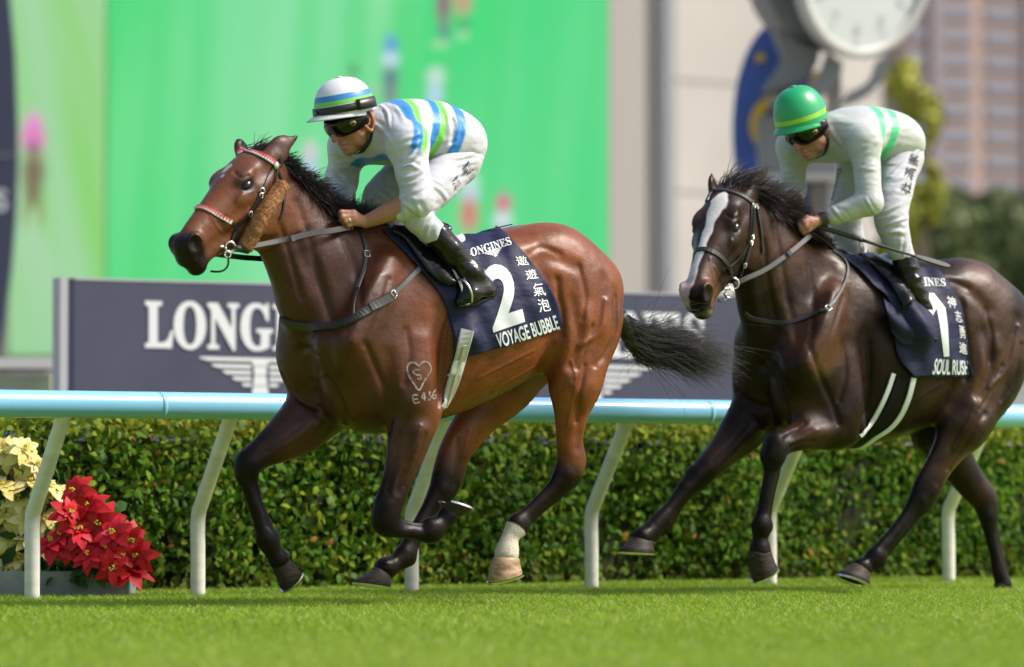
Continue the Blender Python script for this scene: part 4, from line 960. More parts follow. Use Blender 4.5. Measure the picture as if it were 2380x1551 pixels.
def capframe(base, th, pitch, rad, y=0.0):
    def f(fr):
        hf = Frame((0, 0, 0), th); a = hf.f @ fr.M; l = hf.l @ fr.M; c, s = math.cos(pitch), math.sin(pitch); u = np.array([0, 0, 1.0])
        return fr.px(*base, y), np.stack([a * c - u * s, l, u * c + a * s]), rad
    return f
M_CAPW = mat('white_satin', (.56, .56, .60), .5); M_CAPB = mat('blue_satin', (.028, .19, .52), .40); M_CAPG = mat('lime_satin', (.15, .50, .06), .40)
M_GREEN = mat('emerald_satin', (.006, .30, .105), .34, Coat_Weight=.15); M_LIME = mat('lime_band', (.24, .52, .04), .45); M_GREY = mat('grey_lining', (.35, .35, .37), .6)
WHT, BLU, LIM = np.array((.47, .475, .52)), np.array((.028, .19, .52)), np.array((.15, .50, .06))
def hoops(fr, edges, cols, base, tilt, arm_r=.086):
    xs = [fr.px(u, v, .17)[0] + tilt * fr.px(u, v, .17)[2] for u, v in edges]
    def f(V, N, nA, fA):
        w = V[:, 0] + tilt * V[:, 2] + .006 * (vnoise(V, 14, 8) - .5); C = np.array([base]).repeat(len(V), 0); ss = .0035
        for a, b, c in zip(xs[:-1], xs[1:], cols):
            if c is not None: C = mix(C, c, sstep(a + ss, a - ss, w) * sstep(b - ss, b + ss, w))
        for A in (nA, fA):                                          # sleeves stay plain
            d = np.full(len(V), 9.0)
            for a, b, r in ((A[0] if arm_r > .08 else A[0] * .65 + A[1] * .35, A[1], arm_r), (A[1], A[2], .08)):
                ab = b - a; t = np.clip(((V - a) @ ab) / (ab @ ab), 0, 1); d = np.minimum(d, np.linalg.norm(V - a - t[:, None] * ab, axis=1) - r)
            C = mix(C, base, sstep(.004, -.004, d + .006))
        return C
    return f
EDG1 = [(932,289),(956,289),(971,289),(1001,289),(1019,289),(1034,289),(1055,289),(1079,289)]
J1 = dict(blouse=[(1064,340,0,.102,1.5),(1038,330,0,.138,1.42),(985,318,0,.150,1.3),(925,308,-.01,.130,1.38),(885,312,-.02,.106,1.45)], head=((850,277), R(51), R(28)), box=((-.55, -.46, .85), (.80, .50, 2.25)),
    torso=[(1062,345,0,.106,1.25),(1030,322,0,.128,1.2),(985,312,0,.140,1.25),(925,306,-.01,.128,1.38),(885,312,-.02,.105,1.45)],
    near_arm=[(945,330,.20),(972,466,.27),(850,516,.125)], far_arm=[(812,340,-.20),(792,425,-.27),(815,500,-.10)],
    near_cuff=(934,490,.22), far_cuff=(798,476,-.16), sleeve=[.078,.068,.064,.056,.046],
    near_leg=[(1060,374,.075),(1008,438,.18),(968,494,.22),(1092,632,.265),(1112,668,.27)], far_leg=[(985,362,-.12),(925,420,-.18),(878,470,-.22),(1000,610,-.265),(1020,650,-.27)],
    leg=[.098,.082,.066,.047], boot_top=.40,
    near_foot=((1130,672,.27),(1090,688,.28),(1068,700,.285)), far_foot=((1035,652,-.27),(995,668,-.28),(972,680,-.285)),
    hand=dict(wrist=(850,517,.125), fingers=[((822,494,.128),(793,493,.122),(789,500,.098),(802,505,.090)),((822,503,.134),(796,505,.128),(792,512,.102),(805,516,.094)),((824,511,.134),(803,515,.130),(799,521,.106),(811,524,.098)),((828,519,.130),(809,524,.126),(806,529,.106),(818,531,.098))], thumb=[(826,500,.085),(806,500,.074),(794,506,.07)]),
    far_hand=dict(wrist=(815,500,-.10), fingers=[((788,484,-.105),(762,482,-.10),(760,490,-.08),(770,496,-.075)),((788,492,-.11),(764,493,-.106),(762,500,-.085),(772,504,-.078)),((790,500,-.11),(768,503,-.108),(766,509,-.088),(776,512,-.08)),((793,508,-.106),(774,512,-.104),(772,517,-.088),(782,519,-.08))], thumb=[(792,488,-.07),(772,490,-.06),(760,496,-.056)]),
    skin=(.36, .165, .10), hair=(.10, .06, .04), flush=[((.118, 0, -.036), .04, (.42, .12, .09)), ((.06, .05, -.04), .05, (.40, .16, .10)), ((-.01, .085, -.01), .05, (.40, .11, .08))],
    silk_colour=hoops(fr1, EDG1, [BLU, LIM, None, BLU, LIM, None, BLU], WHT, .30),
    creases=across((945,315),(972,462),36,11,1,.25,.007) + across((985,480),(930,500),26,6,2,.3,.008) + across((800,345),(785,450),28,9,3,-.2,.007) + [([(880,240),(900,262),(905,300)],.006),([(862,285),(885,300),(908,328)],.006),([(915,245),(930,262),(940,285)],.005),([(990,390),(1015,370),(1050,352)],.007),([(1000,370),(1030,345),(1060,335)],.006),([(1050,260),(1062,290),(1060,330)],.006),([(1035,250),(1045,290),(1040,340)],.005),([(850,375),(875,385),(905,380)],.005)],
    leg_creases=across((1100,330),(1075,410),30,6,4,.5,.006) + across((1080,390),(985,500),42,10,5,.35,.005) + across((970,495),(1025,550),28,6,6,.1,.006) + across((930,410),(870,470),34,6,7,.2,.005),
    cap=capframe((802,258), R(51), R(13), (.131, .110, .137)),
    rings=[(-.10,0),(0,0),(.12,0),(.24,1),(.305,1),(.37,2),(.45,2),(.54,3),(.62,3),(.70,3),(.78,3),(.85,3),(.91,3),(.955,3),(.985,3),(1.0,3)],
    cap_mats=[('w', M_CAPW), ('g', M_CAPG), ('b', M_CAPB), ('w', M_CAPW)], peak=(.42, .006, -.012), peak_mat=M_CAPW, lens=(.038, -.034), ear_guard=True)
J2 = dict(blouse=[(2086,338,0,.102,1.5),(2066,330,0,.134,1.42),(2028,322,0,.146,1.3),(1985,314,-.01,.131,1.38),(1945,318,-.02,.111,1.45)], head=((1916,292), R(48), R(36), 0.0, 1.06), box=((-.55, -.46, .85), (.80, .50, 2.25)),
    torso=[(2088,342,0,.106,1.25),(2062,324,0,.126,1.2),(2028,317,0,.138,1.25),(1985,312,-.01,.130,1.38),(1945,318,-.02,.110,1.45)],
    near_arm=[(2008,332,.20),(2022,470,.27),(1908,512,.135)], far_arm=[(1846,340,-.20),(1842,440,-.25),(1850,505,-.10)],
    near_cuff=(1938,503,.17), far_cuff=(1846,470,-.19), sleeve=[.070,.060,.056,.050,.042],
    near_leg=[(2092,370,.075),(2080,440,.16),(2072,515,.20),(2118,655,.235),(2135,700,.24)], far_leg=[(2000,365,-.12),(1982,440,-.17),(1965,515,-.20),(2010,640,-.235),(2030,690,-.24)],
    leg=[.098,.082,.076,.048], boot_top=.64,
    near_foot=((2152,735,.24),(2160,752,.25),(2168,772,.255)), far_foot=((2045,710,-.24),(2030,730,-.25),(2020,745,-.255)),
    hand=dict(wrist=(1906,514,.135), fingers=[((1874,507,.135),(1860,512,.125),(1862,524,.10),(1876,526,.095)),((1868,516,.142),(1858,522,.130),(1862,533,.104),(1876,535,.098)),((1872,526,.142),(1861,532,.130),(1866,541,.106),(1880,541,.10)),((1879,535,.136),(1867,541,.126),(1872,549,.106),(1885,546,.10))], thumb=[(1882,505,.09),(1866,508,.076),(1858,516,.07)]),
    far_hand=dict(wrist=(1850,505,-.10), fingers=[((1824,500,-.105),(1806,500,-.10),(1806,508,-.08),(1816,512,-.075)),((1824,508,-.11),(1808,510,-.106),(1808,517,-.085),(1818,520,-.078)),((1826,516,-.11),(1811,519,-.108),(1811,525,-.088),(1821,527,-.08)),((1830,524,-.106),(1816,527,-.104),(1816,532,-.088),(1826,533,-.08))], thumb=[(1828,503,-.07),(1812,505,-.06),(1803,511,-.056)]),
    skin=(.35, .165, .105), hair=(.03, .02, .016), flush=[((.118, 0, -.036), .04, (.42, .12, .09)), ((.06, .05, -.04), .05, (.38, .16, .10)), ((-.01, .085, -.01), .05, (.42, .09, .06))],
    silk_colour=hoops(fr2, [(2040,289),(2056,289),(2070,289),(2087,289)], [(.08,.50,.22), None, (.08,.50,.22)], (.42, .435, .425), .30, .068), fold_amp=.0045,
    creases=across((2008,330),(2022,470),34,9,11,.25,.0045) + across((2030,485),(1945,505),24,8,12,.3,.006) + across((1843,345),(1842,465),26,7,13,-.2,.0045) + [([(1935,255),(1955,285),(1965,325)],.005),([(1928,300),(1945,325),(1968,350)],.005),([(1950,250),(1975,270),(1990,300)],.004),([(1915,375),(1945,380),(1980,372)],.005),([(2050,365),(2066,345),(2085,330)],.005)],
    leg_creases=across((2130,300),(2140,370),24,6,14,.4,.006) + across((2095,370),(2080,500),34,10,15,.3,.004) + across((2075,495),(2080,545),34,6,16,.15,.008) + across((2080,545),(2112,600),24,5,17,.2,.0035) + across((1960,400),(1950,520),28,7,18,.2,.004),
    cap=capframe((1862,276), R(48), R(21), (.130, .112, .150)),
    rings=[(-.16,0),(-.08,0),(.02,1),(.16,2),(.24,2),(.34,2),(.45,2),(.55,2),(.64,2),(.72,2),(.79,2),(.85,2),(.91,2),(.955,2),(.985,2),(1.0,2)],
    cap_mats=[('d', M_GREEN), ('l', M_LIME), ('g', M_GREEN)], peak=(.22, -.004, -.026), peak_mat=M_GREEN, lens=(.038, -.034), ear_guard=False)
j1, hd1, br1, bo1, cap1, cf1 = jockey(fr1, J1, 'jockey in white silks with blue and lime hoops crouched on the leading bay horse', 'jockeys on the racehorses'); lap('jockey 1')
j2, hd2, br2, bo2, cap2, cf2 = jockey(fr2, J2, 'jockey in an emerald green cap and white silks with green hoops on the dark horse', 'jockeys on the racehorses'); lap('jockey 2')
# camera band on the leading jockey's helmet
MB().add(*bandring(*cf1, .0, .22, .008)).build('camera_band', M_BLACK, cap1)
MB().add(*bandring(*cf1, -.02, .30, .020, 1.45, 2.15, 16)).build('camera_battery', M_BLACK, cap1)
q = cf1[0] + np.array([.131 * .99 + .008, 0, .015]) @ cf1[1]; MB().tube([q, q + cf1[1][0] * .006], [.008, .007], 14).build('camera_lens', M_LENS, cap1)
K = crop(1750, 600, 7.755)
decal(br1, text2d('頓', .012), K((870,820),(1110,620),(960,330),(720,580)), 'printed_character', M_NAVYP, bo1)
decal(br1, text2d('潘', .012), K((520,1270),(760,1000),(610,755),(430,960)), 'printed_character', M_NAVYP, bo1)
K = crop(3560, 580, 7.05)
M_INK = mat('black_print', (.02, .02, .025), .6)
decal(br2, text2d('樂', .012), K((760,630),(815,300),(560,230),(480,530)), 'printed_character', M_INK, bo2)
decal(br2, text2d('滿', .012), K((610,1010),(720,680),(440,610),(390,900)), 'printed_character', M_INK, bo2)
decal(br2, text2d('杜', .012), K((540,1450),(600,1060),(350,1040),(260,1260)), 'printed_character', M_INK, bo2)
K = crop(3280, 650, 7.386)
decal(br2, text2d('Demuro', .015), K((520,190),(300,1110),(400,1110),(640,190)), 'printed_name', M_INK, bo2, y=-.2)
MB().tube([fr2.px(1917,512,.142), fr2.px(1912,513,.139), fr2.px(1908,514,.136)], [.039, .039, .037], 20, False).build('wristband', M_STRAP, j2)
w = [fr1.px(*p) for p in ((812,509,.128),(815,511,.135),(818,516,.134))]
MB().tube([fr1.px(813,511.5,.132), fr1.px(809.5,512.8,.131)], .0128, 16, False).build('finger_ring', M_STEEL, j1)
lap('jockeys')
# ------------------------------------------------------------------ saddle cloths, saddles, bridles
M_NAVY = mat('navy_cloth', (.0085, .011, .042), .6, .25); bump(M_NAVY, 9, .45, .03, (1, 1, 1.6), 2); bump(M_NAVY, 500, .1, .001)
M_SILVER = mat('silver_print', (.50, .535, .55), .42, .5); M_PRINT = mat('white_print', (.58, .59, .60), .55)
M_WEB = mat('white_webbing', (.46, .455, .46), .65); bump(M_WEB, 90, .5, .004, (1, 1, 1), 1, 'wave')
M_GREYST = mat('worn_grey_leather', (.062, .062, .066), .5, .4); M_BUFF = mat('buff_strap', (.48, .44, .30), .55)
M_RED = mat('red_enamel', (.38, .010, .02), .45); M_PINK = mat('white_enamel', (.54, .44, .42), .45)
M_FLEECE = mat('brown_sheepskin', (.26, .12, .06), .85, .2); noise_col(M_FLEECE, (.20, .088, .040), (.36, .17, .08), 90, 4); bump(M_FLEECE, 150, .6, .006)

def saddle_cloth(Ho, front, rear, label, bulge, nr=56, nc=52):
    e = empty('saddle_cloth', label, 'saddle cloth', Ho.fr.mat(), 'numbered racing saddle cloths')
    Fp, Rp = spline(front, nr), spline(rear, nr); P = np.empty((nr, nc, 3)); r = np.random.default_rng(5)
    for i in range(nr):
        for j in range(nc):
            s = j / (nc - 1); u, v = Fp[i] * (1 - s) + Rp[i] * s
            off = .012 + .006 * math.sin(u * .045 + v * .03) * (i / nr) + .004 * math.sin(u * .11 - v * .05 + 1.3)
            for bu, bv, br, ba in bulge: off += ba * math.exp(-((u - bu) ** 2 + (v - bv) ** 2) / br ** 2)
            P[i, j] = Ho.surf.hit(u, v, max(off, .007))[0]
    P[0, :, 1] = 0; P[0, :, 2] = np.maximum(P[0, :, 2], P[1, :, 2] + .002)
    for _ in range(3): P[1:-1, 1:-1] = .5 * P[1:-1, 1:-1] + .125 * (P[:-2, 1:-1] + P[2:, 1:-1] + P[1:-1, :-2] + P[1:-1, 2:])
    far = P[1:] * np.array([1, -1, 1])                               # the other side hangs the same way
    A = np.concatenate([far[::-1], P], 0); n = len(A); V = A.reshape(-1, 3)
    Q = np.array([(i*nc+j, i*nc+j+1, (i+1)*nc+j+1, (i+1)*nc+j) for i in range(n-1) for j in range(nc-1)])
    o = link('cloth', mesh_np(V, Q), M_NAVY, e); m = o.modifiers.new('Solidify', 'SOLIDIFY'); m.thickness = .004; m.offset = 0
    return e, o, Surf(Ho.fr, V, Q)
sc1, cl1, cs1 = saddle_cloth(H1, [(887,536),(930,580),(975,630),(1018,680),(1044,740),(1054,800),(1053,838)], [(1134,528),(1153,535),(1174,548),(1200,574),(1223,597),(1252,638),(1277,675),(1292,708),(1304,748),(1306,762)],
    'navy saddle cloth with a white number 2 on the leading bay horse', [(1085,785,28,.035),(1055,690,22,.012),(1150,545,20,.008)])
sc2, cl2, cs2 = saddle_cloth(H2, [(1943,588),(1975,615),(2017,656),(2056,703),(2071,764),(2086,831),(2120,876)], [(2152,628),(2182,636),(2207,666),(2228,713),(2244,771),(2253,825),(2264,876)],
    'navy saddle cloth with a white number 1 on the dark horse', [(2120,755,34,.075),(2140,785,24,.05),(2060,690,24,.03),(2095,720,28,.05)])
K = crop(1750, 880, 2.982); LONG = text2d('LONGINES'.translate(SERIF), .012)
decal(cs1, LONG, K((330,470),(890,300),(850,212),(310,370)), 'printed_word', M_PRINT, cl1)
decal(cs1, wings2d(), K((570,485),(815,400),(785,320),(530,410)), 'winged_badge', M_PRINT, cl1)
decal(cs1, text2d('2', .035), K((660,1345),(1035,1215),(890,510),(520,560)), 'number', M_SILVER, cl1)
for ch, q in (('遨', ((950,555),(1090,540),(1045,425),(915,440))), ('遊', ((1055,722),(1200,700),(1150,585),(1030,605))), ('氣', ((1140,920),(1290,900),(1240,745),(1125,765))), ('泡', ((1205,1105),(1350,1080),(1300,930),(1175,950)))):
    decal(cs1, text2d(ch, .008), K(*q), 'printed_character', M_PRINT, cl1)
decal(cs1, text2d('VOYAGE BUBBLE', .022), K((720,1535),(1460,1300),(1400,1130),(685,1365)), 'printed_name', M_SILVER, cl1)
K = crop(3600, 1050, 3.1025)
decal(cs2, LONG, K((-40,300),(565,300),(545,205),(-60,170)), 'printed_word', M_PRINT, cl2)
ONE = (np.array([(.50,0),(1,0),(1,.5),(.93,.78),(.42,1),(.20,1),(.0,.72),(.18,.66),(.45,.76),(.5,.5)]), np.array([(0,1,2),(0,2,9),(9,2,3),(9,3,8),(8,3,4),(8,4,5),(8,5,7),(7,5,6)]))
def refine(sh, n):
    V, Fc = [list(p) for p in sh[0]], [tuple(f) for f in sh[1]]
    for _ in range(n):
        mid = {}; out = []
        def md(a, b):
            k = (min(a, b), max(a, b))
            if k not in mid: mid[k] = len(V); V.append([(V[a][0] + V[b][0]) / 2, (V[a][1] + V[b][1]) / 2])
            return mid[k]
        for a, b, c in Fc: x, y, z = md(a, b), md(b, c), md(c, a); out += [(a, x, z), (x, b, y), (z, y, c), (x, y, z)]
        Fc = out
    return np.array(V), np.array(Fc)
decal(cs2, refine(ONE, 3), K((470,1175),(602,1165),(560,400),(300,380)), 'number', M_SILVER, cl2)
for ch, q in (('神', ((590,560),(700,575),(665,430),(565,410))), ('志', ((685,735),(770,750),(740,610),(662,592))), ('勇', ((735,940),(800,945),(785,800),(715,780))), ('進', ((725,1120),(828,1145),(812,1000),(722,985)))):
    decal(cs2, text2d(ch, .008), K(*q), 'printed_character', M_PRINT, cl2)
decal(cs2, text2d('SOUL RUSH', .022), K((385,1390),(850,1395),(830,1220),(430,1190)), 'printed_name', M_SILVER, cl2)
A_, B_ = spline([(2054,694),(2092,724),(2136,758),(2180,786)], 24), spline([(2072,772),(2098,800),(2138,800),(2176,795)], 24); G = []
for i in range(24):
    for j in range(12):
        s = j / 11; u, v = A_[i] * (1 - s) + B_[i] * s; t = i / 23; G.append(fr2.px(u, v, .275 + .045 * t + .03 * math.sin(math.pi * min(1, s * 1.2)) * (1 - .5 * t)))
o = link('front_flap', mesh_np(np.array(G), np.array([(i*12+j, i*12+j+1, i*12+13+j, i*12+12+j) for i in range(23) for j in range(11)])), M_NAVY, sc2); o.modifiers.new('Solidify', 'SOLIDIFY').thickness = .004
lap('cloths')

class Both:
    """first of several surfaces met by a line of sight"""
    def __init__(s, *a): s.a = a; s.fr = a[0].fr
    def hit(s, u, v, off=0.0, y=.05):
        best = None
        for q in s.a:
            p, n = q.hit(u, v, off, y); d = np.linalg.norm(p - np.array(q.o)); uu, vv = project(s.fr.wor(p))
            if abs(uu - u) + abs(vv - v) > 14 + 9000 * off / 16: d += 5
            if best is None or d < best[0]: best = (d, p, n)
        return best[1], best[2]
    def line(s, pts, n, off, y=.05):
        P = [s.hit(u, v, off, y) for u, v in spline(pts, n)]; return np.array([p[0] for p in P]), np.array([p[1] for p in P])
def smooth_line(P, it=3):
    for _ in range(it): P[1:-1] = .5 * P[1:-1] + .25 * (P[:-2] + P[2:])
    return P
def strap(surf, pts, w, name, m, par, off=.004, t=.004, n=None, y=.05):
    n = n or max(6, int(sum(math.dist(a, b) for a, b in zip(pts[:-1], pts[1:])) / 7)); P, N = surf.line(pts, n, off, y)
    P = smooth_line(P); N = smooth_line(N); return MB().ribbon(P, N, w, t).build(name, m, par)
def slung(Ho, pts, ys, w, name, m, par, off=.012, t=.005):
    """strap stretched between points, kept outside the body"""
    n = max(8, int(sum(math.dist(a, b) for a, b in zip(pts[:-1], pts[1:])) / 9)); S = spline([(*p, y) for p, y in zip(pts, ys)], n); P, N = [], []
    o = np.array(Ho.surf.o)
    for u, v, y in S:
        p = Ho.fr.px(u, v, y); h, nn = Ho.surf.hit(u, v, off); uu, vv = project(Ho.fr.wor(h))
        if abs(uu - u) + abs(vv - v) < 12 and np.linalg.norm(h - o) < np.linalg.norm(p - o): p = h
        P.append(p); N.append(np.array([.25, 1, .15]))
    return MB().ribbon(smooth_line(np.array(P), 4), N, w, t).build(name, m, par)
def buckle(surf, u, v, sz, par, ang=0.0, off=.010):
    p, nn = surf.hit(u, v, off); a = np.cross(nn, [0, 0, 1]); a /= np.linalg.norm(a); b = np.cross(nn, a)
    a, b = a * math.cos(ang) + b * math.sin(ang), b * math.cos(ang) - a * math.sin(ang)
    q = [p + a * x * sz + b * y * sz * 1.3 for x, y in ((-1,-1),(1,-1),(1,1),(-1,1),(-1,-1))]
    return MB().tube(q, .0022, 6).build('buckle', M_STEEL, par)

# ---- leading horse
b1 = empty('bridle', 'bridle with red and white noseband and brown sheepskin roll on the leading horse', 'bridle', fr1.mat(), 'racing bridles')
S1 = H1.surf
def patterned(surf, pts, w, name, par, n=26):
    o = strap(surf, pts, w, name, M_PINK, par, .003, .006, n); P, N = surf.line(pts, n * 2, .0102); P = smooth_line(P); N = smooth_line(N)
    T = np.gradient(P, axis=0); T /= np.linalg.norm(T, axis=1)[:, None]; m = MB()
    for i in range(0, len(P) - 2, 2):
        b = np.cross(T[i], N[i]); b /= np.linalg.norm(b)
        m.add([P[i] - b * w * .42, P[i + 2] - b * w * .42, P[i + 1] + b * w * .42], [(0, 1, 2)])
    m.build('red_triangles', M_RED, o, False); MB().ribbon(P - N * .009, N, w * 1.25, .003).build('backing', M_STRAP, o); return o
patterned(S1, [(553,357),(562,354),(576,353),(605,361),(630,374),(646,388)], .024, 'browband', b1)
patterned(S1, [(454,489),(462,482),(480,486),(505,500),(537,517)], .020, 'noseband', b1, 20)
strap(S1, [(537,517),(548,525),(551,540),(547,560)], .013, 'noseband_strap', M_STRAP, b1)
strap(S1, [(636,390),(628,405),(612,438),(596,468),(578,497),(551,525),(538,560)], .015, 'cheekpiece', M_STRAP, b1)
strap(S1, [(640,394),(640,410),(634,428)], .009, 'cheekpiece', M_STRAP, b1, .008)
strap(S1, [(642,392),(656,425),(660,455),(657,492),(650,506)], .013, 'throat_lash', M_STRAP, b1)
strap(S1, [(648,386),(655,378),(650,366)], .016, 'headpiece', M_STRAP, b1)
for u, v in ((607,443),(603,455),(579,497)): buckle(S1, u, v, .008, b1, .6)
p, n_ = S1.hit(639, 386, .008); MB().tube([p, p + n_ * .006, p + n_ * .009], [.016, .015, .006], 18).build('rosette', M_STEEL, b1)
# sheepskin roll
yb = S1.hit(585, 530)[0][1]
A0 = S1.hit(640, 432, .030)[0]; A1 = S1.hit(560, 562, .034)[0]; Am = S1.hit(606, 496, .036)[0]
ax = spline([A0, Am, A1], 30); vol = Vol(ax.min(0) - .07, ax.max(0) + .07, .004); vol.sweep([A0, Am, A1], [.031, .033, .031], 1.0, (0, 1, 0), .01)
for q, d in ((A0, A0 - ax[2]), (A1, A1 - ax[-3])):
    d = d / np.linalg.norm(d); h = np.cross(d, [0, 1, 0]); h /= np.linalg.norm(h); vol.ell(q + d * .031, (.06, .06, .022), .004, np.stack([h, np.cross(d, h), d]), sub=True)
V, Q, N = colour_mesh(vol, 2); V = V + N * (.006 * (vnoise(V, 160, 3, 2) - .5))[:, None]; roll = link('sheepskin_roll', mesh_np(V, Q), M_FLEECE, b1)
ii = rng.integers(0, len(V), 3500); Vs, Fs = strands(V[ii], N[ii],   .006, .0012, 3, .9, .3, (0, 0, 0), 4, .5); link('sheepskin_pile', mesh_np(Vs, Fs), M_FLEECE, b1)
def ring(c, n, r, t, name, m, par, a0=0, a1=2 * math.pi):
    n = n / np.linalg.norm(n); a = np.cross(n, [0, 0, 1]); a /= np.linalg.norm(a); b = np.cross(n, a)
    return MB().tube([c + r * (math.cos(q) * a + math.sin(q) * b) for q in np.linspace(a0, a1, 24)], t, 8).build(name, m, par)
bc, bn = S1.hit(530, 572, .014); bn = np.array([.1, 1, 0])
ring(bc, bn, .021, .0045, 'bit_ring', M_STEEL, b1); ring(bc + np.array([.012, 0, -.028]), bn, .013, .0035, 'bit_ring', M_STEEL, b1)
MB().tube([bc + np.array([.03, 0, .0]), bc + np.array([.055, -.02, .004])], .006, 8).build('bit_mouthpiece', M_STEEL, b1)
MB().tube(spline([bc + np.array([-.018, .004, -.004]), bc + np.array([-.04, .01, -.006]), A1 + np.array([-.01, .0, -.02])], 6), .014, 8).build('bit_guard', M_STRAP, b1)
yb = bc[1]
slung(H1, [(528,592),(535,612),(528,628),(510,636),(490,631)], [yb, yb, yb - .02, yb - .05, yb - .08], .008, 'chin_strap', M_STRAP, b1)
slung(H1, [(545,577),(585,573),(640,562),(679,555)], [yb + .01, yb + .02, .10, .12], .022, 'rein', M_GREYST, b1)
slung(H1, [(676,555),(723,543),(770,537),(815,528)], [.12, .125, .13, .115], .026, 'rein', M_STRAP, b1)
slung(H1, [(676,556),(684,554)], [.125, .125], .030, 'rein_keeper', M_STRAP, b1, .016)
MB().ribbon(spline([H1.hd.p(.80, -.21, -.11), fr1.px(640,600,-.13), fr1.px(720,540,-.13), fr1.px(780,512,-.10)], 16), [(0, -1, .2)] * 16, .022, .005).build('rein', M_STRAP, b1)

bp1 = empty('breastplate', 'black breastplate strap with grey side straps across the bay horse\'s chest', 'breastplate', fr1.mat())
strap(S1, [(657,742),(690,756),(740,761),(790,756),(824,742),(868,711)], .036, 'breast_strap', M_STRAP, bp1, .004, .010)
strap(S1, [(860,716),(905,687),(950,648),(996,604)], .022, 'side_strap', M_GREYST, bp1, .012, .004)
strap(S1, [(858,716),(880,704),(905,690)], .040, 'keeper', M_STRAP, bp1, .012, .007)
strap(S1, [(838,540),(845,560),(852,590),(849,625),(834,670),(823,700),(821,735)], .014, 'neck_strap', M_STRAP, bp1, .004)
strap(S1, [(851,600),(848,630),(834,672)], .014, 'neck_strap_end', M_GREYST, bp1, .009)
buckle(S1, 852, 592, .010, bp1); buckle(S1, 907, 685, .012, bp1, .8, .02)
p, n_ = S1.hit(828, 743, .0155); decal(S1, (np.array([(0,0),(1,0),(1,1),(0,1)], float), np.array([(0,1,2),(0,2,3)])), [(820,750),(838,746),(837,738),(819,741)], 'maker_tag', M_RED, bp1, .0165)

# ---- marks clipped and frozen into the bay coat
M_BRAND = mat('white_hair_mark', (.30, .25, .22), .7); noise_col(M_BRAND, (.10, .055, .036), (.27, .22, .19), 70)
K = crop(1560, 1400, 5.17); body1 = [o for o in horse1.children if o.name.startswith('body')][0]
heart = K((590,340),(540,290),(460,262),(385,300),(345,400),(400,560),(490,700),(598,830),(690,670),(790,510),(838,420),(830,330),(780,265),(690,245),(630,290),(590,340))
def mark(pts, w, n):
    P, N = S1.line(pts, n, .0006); return MB().ribbon(P, N, w * (0.75 + .5 * vnoise(P, 120, 3)), .0012).build('brand_mark', M_BRAND, body1)
mark(heart, .008, 70)
for st in (((610,430),(520,415),(475,460),(540,520),(620,530),(630,590),(560,610)),): mark(K(*st), .009, 24)
for st in (((580,930),(470,950),(500,1100),(605,1080)), ((480,1025),(575,1015)), ((710,1050),(700,880),(655,1000),(735,985)), ((790,880),(835,870),(800,935),(845,960),(815,1035),(775,1025)), ((940,825),(880,900),(870,990),(930,1000),(955,930),(885,945))): mark(K(*st), .0075, 18)

# ---- second horse
b2 = empty('bridle', 'plain black leather bridle with grey rein on the dark horse with the white blaze', 'bridle', fr2.mat(), 'racing bridles'); S2 = H2.surf
strap(S2, [(1635,461),(1654,447),(1682,443),(1720,455),(1748,472)], .022, 'browband', M_STRAP, b2, .004, .006)
strap(S2, [(1606,607),(1618,584),(1639,580),(1669,592),(1692,618),(1698,638)], .022, 'noseband', M_STRAP, b2, .004, .006)
strap(S2, [(1750,470),(1749,505),(1746,540),(1742,570),(1730,612),(1716,645)], .015, 'cheekpiece', M_STRAP, b2, .006)
strap(S2, [(1745,472),(1744,505),(1741,540),(1735,575),(1712,605),(1694,620)], .009, 'cheekpiece', M_STRAP, b2, .004)
strap(S2, [(1756,478),(1766,530),(1771,588)], .014, 'throat_lash', M_STRAP, b2, .006)
for u, v in ((1748,480),(1745,552),(1742,565),(1728,616),(1755,482)): buckle(S2, u, v, .008, b2, .2)
bc2, _ = S2.hit(1700, 655, .012); bn = np.array([.35, 1, 0])
ring(bc2, bn, .024, .0045, 'bit_ring', M_STEEL, b2); ring(bc2 + np.array([.02, 0, -.045]), bn, .020, .0035, 'bit_ring', M_STEEL, b2); MB().tube([bc2 + np.array([.02, 0, -.02]), bc2 + np.array([.07, -.02, -.03])], .006, 8).build('bit_mouthpiece', M_STEEL, b2)
slung(H2, [(1682,682),(1692,694),(1678,703),(1662,698)], [bc2[1]] * 4, .008, 'chin_strap', M_STRAP, b2); y2 = bc2[1]
slung(H2, [(1708,660),(1740,645),(1780,627),(1834,589),(1884,547)], [y2, y2 + .02, .17, .17, .13], .023, 'rein', M_GREYST, b2)
slung(H2, [(1831,592),(1838,586)], [.18, .18], .028, 'rein_keeper', M_STRAP, b2, .017)
MB().ribbon(spline([H2.hd.p(.80, -.21, -.11), fr2.px(1760,600,-.10), fr2.px(1820,520,-.10)], 14), [(0, -1, .2)] * 14, .022, .005).build('rein', M_STRAP, b2)
MB().ribbon(spline([fr2.px(1886,540,.12), fr2.px(1915,560,.10), fr2.px(1950,590,.06), fr2.px(1985,594,.03), fr2.px(2003,585,-.02), fr2.px(2000,560,-.06)], 22), [(0, .5, 1)] * 22, .022, .006).build('rein', M_STRAP, b2)
bp2 = empty('neck_strap', 'thin black leather neck strap hanging in a loop round the dark horse\'s neck', 'neck strap', fr2.mat())
strap(S2, [(1733,726),(1752,741),(1810,750),(1862,743),(1910,722)], .020, 'neck_strap', M_STRAP, bp2, .004, .006)
strap(S2, [(1905,725),(1926,716),(1958,668),(1970,628),(1960,602),(1935,584)], .013, 'neck_strap', M_GREYST, bp2, .005); buckle(S2, 1924, 718, .010, bp2, .6)
lap('bridles')

